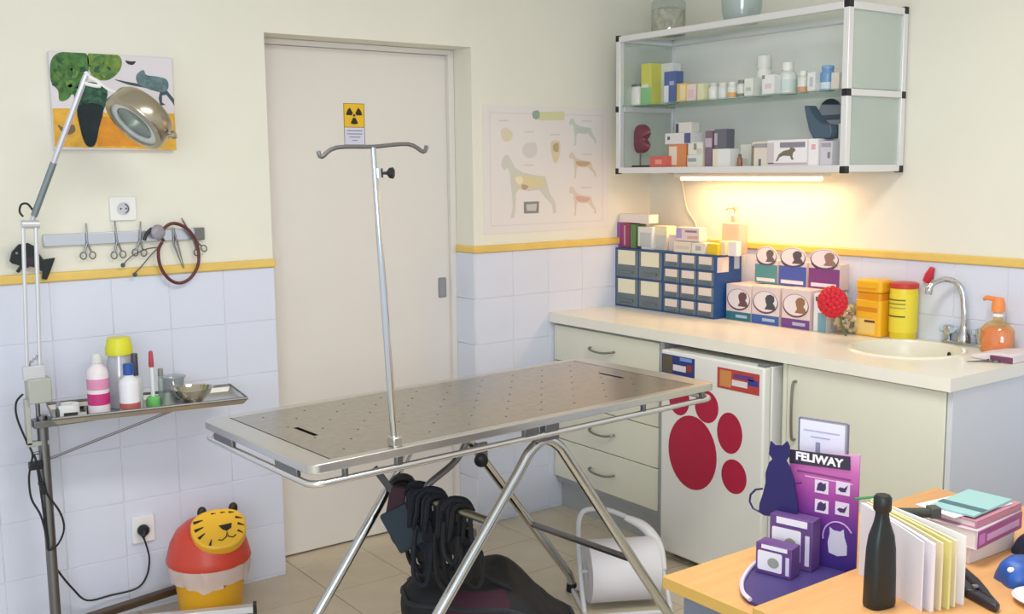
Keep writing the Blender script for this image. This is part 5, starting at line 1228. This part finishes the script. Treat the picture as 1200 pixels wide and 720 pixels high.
bkd = obj('back_card', B().prism([(u0-0.01,0.0),(u1,0.0),(u1+0.001,ht_[1]),(DP(925,545)[0],DP(925,532)[1]),(u0-0.004,0.12)], 0.0, 0.004), cardm, ds)
hd = [DP(925,527,0.003), DP(996,536,0.003), DP(996,552,0.003), DP(925,543,0.003)]
hdr = obj('header_strip', B().prism(hd, -0.003, -0.0005), C_((52,44,66)), ds)
hcx = (hd[0][0]+hd[1][0])/2; hcz = (hd[0][1]+hd[1][1]+hd[2][1]+hd[3][1])/4; hwid = hd[1][0]-hd[0][0]
slope = math.atan2(hd[1][1]-hd[0][1], hd[1][0]-hd[0][0])
text(hdr, 'brand_lettering', 'FELIWAY', 0.024, C_((240,238,244)), (hcx, -0.0034, hcz), (R(90), 0, 0), bold=0.0009, sx=1.08)
obj('subtitle', B().bx(u0+0.012,u1-0.016,-0.0008,0,DP(960,556)[1]-0.003,DP(960,556)[1]+0.001), C_((130,60,120)), bkd)
obj('subtitle', B().bx(u0+0.03,u1-0.012,-0.0008,0,DP(970,563)[1]-0.001,DP(970,563)[1]+0.001), C_((226,180,216)), bkd)
for (cx_, cy_) in ((963,571),(988,573),(963,594),(987,597)):
    c_ = DP(cx_, cy_); pc_ = obj('picture_square', B().bx(c_[0]-0.015,c_[0]+0.015,-0.0010,0,c_[1]-0.014,c_[1]+0.014), C_((220,206,226)), bkd)
    shp = [(-0.011,-0.009),(-0.008,0.006),(-0.002,0.0105),(0.005,0.007),(0.009,0.0105),(0.010,-0.002),(0.006,-0.009)] if cx_ < 970 else [(-0.011,-0.003),(-0.004,-0.008),(0.006,-0.007),(0.011,0.009),(0.003,0.001),(-0.006,0.002)]
    obj('animal_shape', B().prism([(c_[0]+p[0], c_[1]+p[1]) for p in shp], -0.0015, -0.001), C_((66,44,92)), pc_)
cc = DP(982, 634)
obj('round_logo', B().tube([(cc[0]+0.033*math.cos(R(a)), -0.001, cc[1]+0.004+0.036*math.sin(R(a))) for a in range(30, 200, 10)], 0.0016, 6), C_((200,160,214)), bkd)
catw = [(-0.019,-0.030),(-0.022,-0.008),(-0.018,0.012),(-0.019,0.026),(-0.010,0.020),(0.004,0.020),(0.012,0.027),(0.014,0.010),(0.020,-0.008),(0.020,-0.028),(0.0,-0.034)]
obj('white_cat_print', B().prism([(cc[0]+p[0], cc[1]+p[1]) for p in catw], -0.0012, 0), C_((206,204,222)), bkd)
# cat silhouette card standing out to the left
offc = 0.02
cat_px = [(903,523),(904,517),(909,522),(918,522),(923,517),(926,523),(926,534),(922,540),(927,550),(931,562),(933,575),(935,588),(936,600),(930,605),(910,606),(896,604),(890,600),(891,590),(895,578),(898,566),(898,554),(902,542),(906,538),(902,532)]
cpl = [DP(u, v_, offc) for u, v_ in cat_px]
cat = obj('cat_silhouette', B().prism(cpl, -offc-0.004, -offc), C_((30,24,92), 0.4), ds)
obj('tail', B().tube([(DP(u, v_, offc)[0], -offc-0.002, DP(u, v_, offc)[1]) for u, v_ in ((894,573),(886,574),(880,580),(879,588),(883,596),(891,600))], 0.0024, 6), C_((30,24,92)), cat)
obj('whisker', B().tube([(DP(u, v_, offc)[0], -offc-0.002, DP(u, v_, offc)[1]) for u, v_ in ((926,568),(940,566))], 0.0014, 6), C_((30,24,92)), cat)
obj('strut', B().bx(cpl[0][0]+0.015,cpl[0][0]+0.025,-offc,0.0,DP(915,600,offc)[1],DP(915,590,offc)[1]), pur, ds)
# base tray with rounded lip and two product boxes
def DW(p):
    q = Vector(p)-Vector((dc.x, dc.y, D1)); return (q.x*math.cos(ang)+q.y*math.sin(ang), -q.x*math.sin(ang)+q.y*math.cos(ang))
arc = [DW(Z(u, v_, D1)) for u, v_ in ((935,640),(915,648),(897,657),(882,668),(873,679),(869,690),(871,701),(879,709))]
arc = [(q.x, q.y) for q in spline([(p[0], p[1], 0) for p in arc], 4)]
tray = arc+[DW((-2.03,-2.472,D1)), DW((-1.78,-2.472,D1)), (u1, 0.0)]
obj('base_tray', B().prism(tray, 0.0, 0.006, flat), C_((62,50,110)), ds)
obj('lip', B().tube([(p[0], p[1], 0.010) for p in arc], 0.0045, 6), C_((206,200,222)), ds)
def pbox(name, px0, px1, py0, py1, off, dep, lab):
    a_, c_ = DP(px0, (py0+py1)/2, off), DP(px1, (py0+py1)/2, off); zt_ = DP((px0+px1)/2, py0, off)[1]; zb_ = max(0.0065, DP((px0+px1)/2, py1, off)[1])
    o = obj(name, B().bx(a_[0],c_[0],-off,-off+dep,zb_,zt_), C_((96,64,124)), ds, bevel=0.001, segs=1)
    w_, h_ = c_[0]-a_[0], zt_-zb_
    obj('white_panel', B().prism(rrect(a_[0]+w_*0.06,c_[0]-w_*0.26,zb_+h_*0.12,zt_-h_*0.24,0.004), -off-0.0008, -off), C_((226,222,232)), o)
    obj('white_title', B().bx(a_[0]+w_*0.16,c_[0]-w_*0.12,-off-0.0008,-off,zt_-h_*0.16,zt_-h_*0.03), C_((226,222,232)), o)
    obj('cat_photo', B().prism(ellipse(a_[0]+w_*0.5, zb_+h_*0.42, w_*0.16, h_*0.17, 18), -off-0.0014, -off-0.0008), C_((150,150,140)), o)
    obj('side_stripe', B().bx(c_[0]-w_*0.16,c_[0]-w_*0.06,-off-0.0008,-off,zb_+h_*0.1,zt_-h_*0.3), C_((206,200,220)), o)
pbox('product_box', 901, 951, 607, 720, 0.050, 0.040, 'a')
pbox('product_box', 885, 927, 640, 720, 0.115, 0.040, 'b')
# acrylic sign holder behind the display
sh0 = Vector((dc.x, dc.y, 0))+Vector((-math.sin(ang), math.cos(ang), 0))*0.055
n2 = Vector((math.sin(ang), -math.cos(ang), 0))
sh = thing('sign_holder', 'clear table sign holder with a white notice behind the cat display', 'sign', (sh0.x, sh0.y, D1+0.0003), ang)
def SP(px, py):
    d = ray(px, py); t_ = (sh0-CAM).dot(n2)/d.dot(n2); P = CAM+d*t_-Vector((sh0.x, sh0.y, D1)); return (P.x*math.cos(ang)+P.y*math.sin(ang), P.z)
a_, c_ = SP(937,494), SP(993,500); zt_ = SP(965,494)[1]
obj('acrylic_plate', B().bx(a_[0],c_[0],0.0,0.004,0.0,zt_), glass('clear_acrylic', (236,236,244), 0.12, 0.08, (190,190,205)), sh)
obj('acrylic_edge', B().bx(a_[0]-0.002,a_[0],-0.001,0.005,0.0,zt_).bx(c_[0],c_[0]+0.003,-0.001,0.005,0.0,zt_).bx(a_[0],c_[0],-0.001,0.005,zt_,zt_+0.002), C_((120,116,150)), sh)
obj('acrylic_foot', B().bx(a_[0],c_[0],-0.02,0.06,0.0,0.003), C_((200,200,214)), sh)
obj('paper_sheet', B().bx(a_[0]+0.002,c_[0]-0.004,-0.0014,-0.0004,0.05,zt_-0.003), C_((222,222,240)), sh)
b = B()
for k, (l0, l1) in enumerate(((0.1,0.86),(0.26,0.66))):
    zz = zt_-0.026-0.013*k; b.bx(a_[0]+(c_[0]-a_[0])*l0, a_[0]+(c_[0]-a_[0])*l1, -0.0018, -0.0014, zz, zz+0.003)
obj('text_lines', b, C_((170,170,200)), sh, kind='stuff')
obj('bottle_print', B().prism(rrect(a_[0]+(c_[0]-a_[0])*0.36,a_[0]+(c_[0]-a_[0])*0.46,zt_-0.072,zt_-0.048,0.002), -0.0018, -0.0014), C_((140,146,170)), sh)

# ================================================================== ON THE DESK
def DZ(px, py): return Z(px, py, D2+0.0003)
bp_ = DZ(1030, 710)
bo = thing('black_bottle', 'flat-sided matt black bottle standing in front of the papers', 'bottle', bp_, math.atan2(rt0.y, rt0.x)+R(25))
k_ = mpp(bp_)
hh = 134*k_
sec = [(0.0,0.021,0.016),(0.006,0.0225,0.017),(0.30*hh,0.0215,0.0165),(0.52*hh,0.0205,0.015),(0.64*hh,0.0175,0.0135),(0.76*hh,0.0105,0.0095),(0.82*hh,0.0085,0.0085),(0.86*hh,0.0085,0.0085)]
v = []; n_ = 20
for z_, rx_, ry_ in sec:
    for i in range(n_):
        a = 2*math.pi*i/n_; c_, s_ = math.cos(a), math.sin(a)
        v.append((1.35*rx_*math.copysign(abs(c_)**0.6,c_), 1.2*ry_*math.copysign(abs(s_)**0.6,s_), z_))
f = [(j*n_+i, j*n_+(i+1) % n_, (j+1)*n_+(i+1) % n_, (j+1)*n_+i) for j in range(len(sec)-1) for i in range(n_)]
f += [tuple(range(n_-1,-1,-1)), tuple((len(sec)-1)*n_+i for i in range(n_))]
obj('body', B().add(v, f), M('matt_black_bottle', (20,30,32), 0.4), bo)
obj('cap', B().lathe([(0.014,0.855*hh),(0.0165,0.87*hh),(0.0165,0.975*hh),(0.013,hh),(0,hh)], 18), C_((24,28,28), 0.45), bo)
# standing open file with fanned sheets
pf = Z(1020, 690, D2)
f0 = DZ(1012, 678); 
f0 = Vector((-1.797, -2.497, D2+0.0003))
fd_ = thing('standing_papers', 'open file of white and yellow sheets standing on the desk', 'papers', f0)
def sheet(name, dirang, L_, h0, h1, th, rgb, off=(0,0)):
    d = Vector((math.cos(R(dirang)), math.sin(R(dirang)), 0)); n = Vector((-d.y, d.x, 0))
    o = Vector((off[0], off[1], 0)); v = []
    K = 6
    for s in (0, 1):
        for i in range(K+1):
            t = i/K; bend = n*(0.012*math.sin(t*math.pi*0.5))
            p = o+d*(L_*t)+bend+n*(th*(s-0.5)); hh_ = h0+(h1-h0)*t
            v += [p, p+Vector((0,0,hh_))]
    f = []; m_ = 2*(K+1)
    for i in range(K):
        a0 = 2*i
        f += [(a0,a0+2,a0+3,a0+1), (m_+a0,m_+a0+1,m_+a0+3,m_+a0+2), (a0+1,a0+3,m_+a0+3,m_+a0+1), (a0,m_+a0,m_+a0+2,a0+2)]
    f += [(0,1,m_+1,m_), (2*K,m_+2*K,m_+2*K+1,2*K+1)]
    return obj(name, B().add(v, f), C_(rgb, 0.8), fd_)
sheet('cover', -113, 0.190, 0.150, 0.133, 0.003, (222,218,226), (-0.004,0.0))
sheet('page_block', -110, 0.200, 0.148, 0.130, 0.007, (226,222,230), (0.004,0.0))
sheet('ivory_sheet', -107, 0.205, 0.150, 0.130, 0.004, (226,214,180), (0.012,0.001))
sheet('yellow_sheet', -104, 0.210, 0.151, 0.130, 0.005, (222,214,140), (0.020,0.002))
sheet('ivory_sheet', -101, 0.210, 0.149, 0.129, 0.004, (228,220,190), (0.027,0.003))
sheet('back_cover', -97, 0.215, 0.150, 0.134, 0.003, (236,234,236), (0.034,0.004))
# stacked books and booklet
s0 = DZ(1140, 660)
bka = R(-39)
def book(label, name, c, w_, d_, z0, h, cover, pages, rz, catg='book'):
    t = thing(name, label, catg, (c[0], c[1], z0), rz)
    obj('cover', B().bx(-w_/2,w_/2,-d_/2,d_/2,0,0.003).bx(-w_/2,w_/2,-d_/2,d_/2,h-0.003,h).bx(w_/2-0.003,w_/2,-d_/2,d_/2,0.003,h-0.003) if pages else B().bx(-w_/2,w_/2,-d_/2,d_/2,0,h), C_(cover), t, bevel=0.0008, segs=1)
    if pages: obj('pages', B().bx(-w_/2+0.004,w_/2-0.003,-d_/2+0.003,d_/2-0.003,0.003,h-0.003), C_(pages, 0.85), t)
    return t
bcn = (-1.487, -2.552)
z_ = D2+0.0003
b_1 = carton('document_box', 'white cardboard box at the bottom of the book stack', (bcn[0]-0.005, bcn[1]+0.0, z_), 0.165, 0.105, 0.036, (222,210,208), rz=R(-2), cat='box'); z_ += 0.0365
bk1 = book('thick pale book with a pink-purple spine in the stack', 'book', (bcn[0]-0.003, bcn[1]-0.004), 0.118, 0.200, z_, 0.042, (206,190,200), (232,222,220), RW+R(4)); h1 = 0.042
obj('spine_print', B().bx(0.059,0.0602,-0.099,0.099,0.003,0.039), C_((160,84,136)), bk1); obj('spine_title', B().bx(0.0601,0.0610,-0.06,0.085,0.012,0.026), C_((206,160,196)), bk1); obj('spine_emblem', B().bx(0.0601,0.0610,-0.094,-0.070,0.010,0.032), C_((200,130,190)), bk1)
z_ += h1+0.0004
bk2 = book('thin rose-edged book below the teal booklet', 'book', (bcn[0]+0.004, bcn[1]-0.002), 0.112, 0.190, z_, 0.016, (190,130,150), (226,214,214), RW+R(2)); z_ += 0.0164
lf_ = book('white leaflet poking out under the teal booklet', 'leaflet', (bcn[0]-0.012, bcn[1]+0.012), 0.10, 0.185, z_, 0.003, (232,230,238), None, RW-R(8), 'leaflet'); z_ += 0.0034
tb_ = book('teal booklet lying on top of the book stack', 'booklet', (bcn[0]-0.004, bcn[1]-0.0), 0.098, 0.165, z_, 0.005, (150,192,194), None, RW+R(3), 'booklet')
obj('dark_band', B().bx(-0.049,0.049,-0.052,-0.028,0.005,0.0056), C_((66,104,116)), tb_)
# dark stick, pen and small items
pA, pB = Z(1040, 592, D2+0.16), Z(1078, 606, D2+0.16)
hq = Y(1062, 601, -2.515)
hm = thing('clippers', 'dark hand clippers on a small stand behind the standing papers', 'clippers', (hq.x, hq.y, D2+0.0003), R(-30))
HZ = hq.z-D2-0.13
obj('stand', B().bx(-0.02,0.02,-0.018,0.018,0.0,0.118+HZ), C_((206,200,190)), hm, bevel=0.002)
obj('handle', B().tube(spline([(-0.055,0.0,0.134+HZ),(-0.02,0.0,0.130+HZ),(0.03,-0.004,0.129+HZ),(0.05,-0.006,0.129+HZ)], 4), 0.0105, 10), C_((58,62,56), 0.5), hm)
obj('head', B().bx(0.045,0.068,-0.018,0.008,0.1185+HZ,0.142+HZ), C_((72,76,70)), hm, bevel=0.003)
gp = Z(1003, 570, 0.93)
gs = thing('green_pencil', 'thin green pencil sticking out over the standing papers', 'pencil', (-1.780, -2.503, D2+0.1570))
obj('shaft', B().tube([(-0.030,0.016,0.0),(0.040,-0.012,0.0)], 0.003, 6), C_((60,130,84)), gs)
# black nail clippers standing open
np_ = DZ(1146, 704)
nc = thing('nail_clippers', 'black plier-style nail clippers lying on the desk', 'clippers', np_, math.atan2(rt0.y, rt0.x))
u_ = mpp(np_)
fl_ = lambda a_, c_, d: (a_, c_, d)
kx = 3.4
obj('handle', B().prism([(-0.020,0.01),(-0.019,0.13),(-0.006,0.20),(0.004,0.19),(0.000,0.12),(0.006,0.05),(0.002,0.0)], 0.0, 0.018, fl_), C_((24,22,34), 0.4), nc, bevel=0.005)
obj('handle', B().prism([(0.004,0.0),(0.010,0.08),(0.022,0.145),(0.030,0.145),(0.030,0.06),(0.024,0.01),(0.014,-0.04)], 0.0, 0.018, fl_), C_((22,24,34), 0.4), nc, bevel=0.005)
obj('jaws', B().prism([(-0.018,0.012),(0.024,0.012),(0.018,-0.05),(0.006,-0.062),(-0.002,-0.045)], 0.001, 0.016, fl_), C_((36,34,44), 0.35), nc, bevel=0.004)
obj('rivet', B().lathe([(0.006,0.018),(0.006,0.0215),(0,0.022)], 12, (0.003,0.02,0)), C_((110,112,122), 0.3), nc)
# blue and navy bags at the right edge
nb = thing('navy_pouch', 'dark navy crumpled pouch beside the book stack', 'pouch', (DZ(1200,648).x+0.02, DZ(1200,648).y-0.05, D2+0.0003), R(-45))
def lump(rx_, ry_, rz_, seed, nu=22, nv=12):
    r_ = random.Random(seed); ph = [r_.uniform(0,6.28) for _ in range(4)]; v = []
    for j in range(nv+1):
        t = j/nv
        for i in range(nu):
            a = 2*math.pi*i/nu; w_ = 1+0.10*math.sin(3*a+ph[0]+2*t)+0.07*math.sin(5*a+ph[1]-3*t)
            pr_ = math.cos(max(0,t)*math.pi/2)**0.55 if t < 1 else 0.0
            v.append((rx_*pr_*w_*math.cos(a), ry_*pr_*w_*math.sin(a), rz_*(math.sin(t*math.pi/2))*(1+0.12*math.sin(2*a+ph[2])*(1-t))))
    f = [(j*nu+i, j*nu+(i+1) % nu, (j+1)*nu+(i+1) % nu, (j+1)*nu+i) for j in range(nv) for i in range(nu)]
    f.append(tuple(range(nu-1,-1,-1)))
    return B().add(v, f)
obj('body', lump(0.08, 0.055, 0.055, 4), M('navy_nylon', (22,34,58), 0.55, noise=0.3, nscale=30), nb)
obj('zip_pull', B().ell((-0.03,-0.05,0.05), (0.007,0.007,0.007), 10, 6), C_((220,222,230), 0.3), nb)
bb2 = thing('blue_pouch', 'bright blue crumpled pouch with a white tag at the desk edge', 'pouch', (DZ(1200,682).x, DZ(1200,682).y, D2+0.0003), R(-45))
obj('body', lump(0.055, 0.045, 0.05, 8), M('blue_nylon', (40,84,166), 0.45, noise=0.25, nscale=30), bb2)
obj('tag', B().ell((-0.035,-0.03,0.034), (0.007,0.004,0.006), 10, 6), C_((232,234,238)), bb2)
sd = tag(obj('saucer', B().lathe([(0.0,0.003),(0.03,0.003),(0.045,0.009),(0.052,0.014),(0.054,0.013),(0.046,0.006),(0.03,0.0),(0.0,0.0)], 28), C_((226,220,226), 0.25), loc=DZ(1222,708)), 'white rimmed saucer cut by the right edge of the photo', 'saucer')
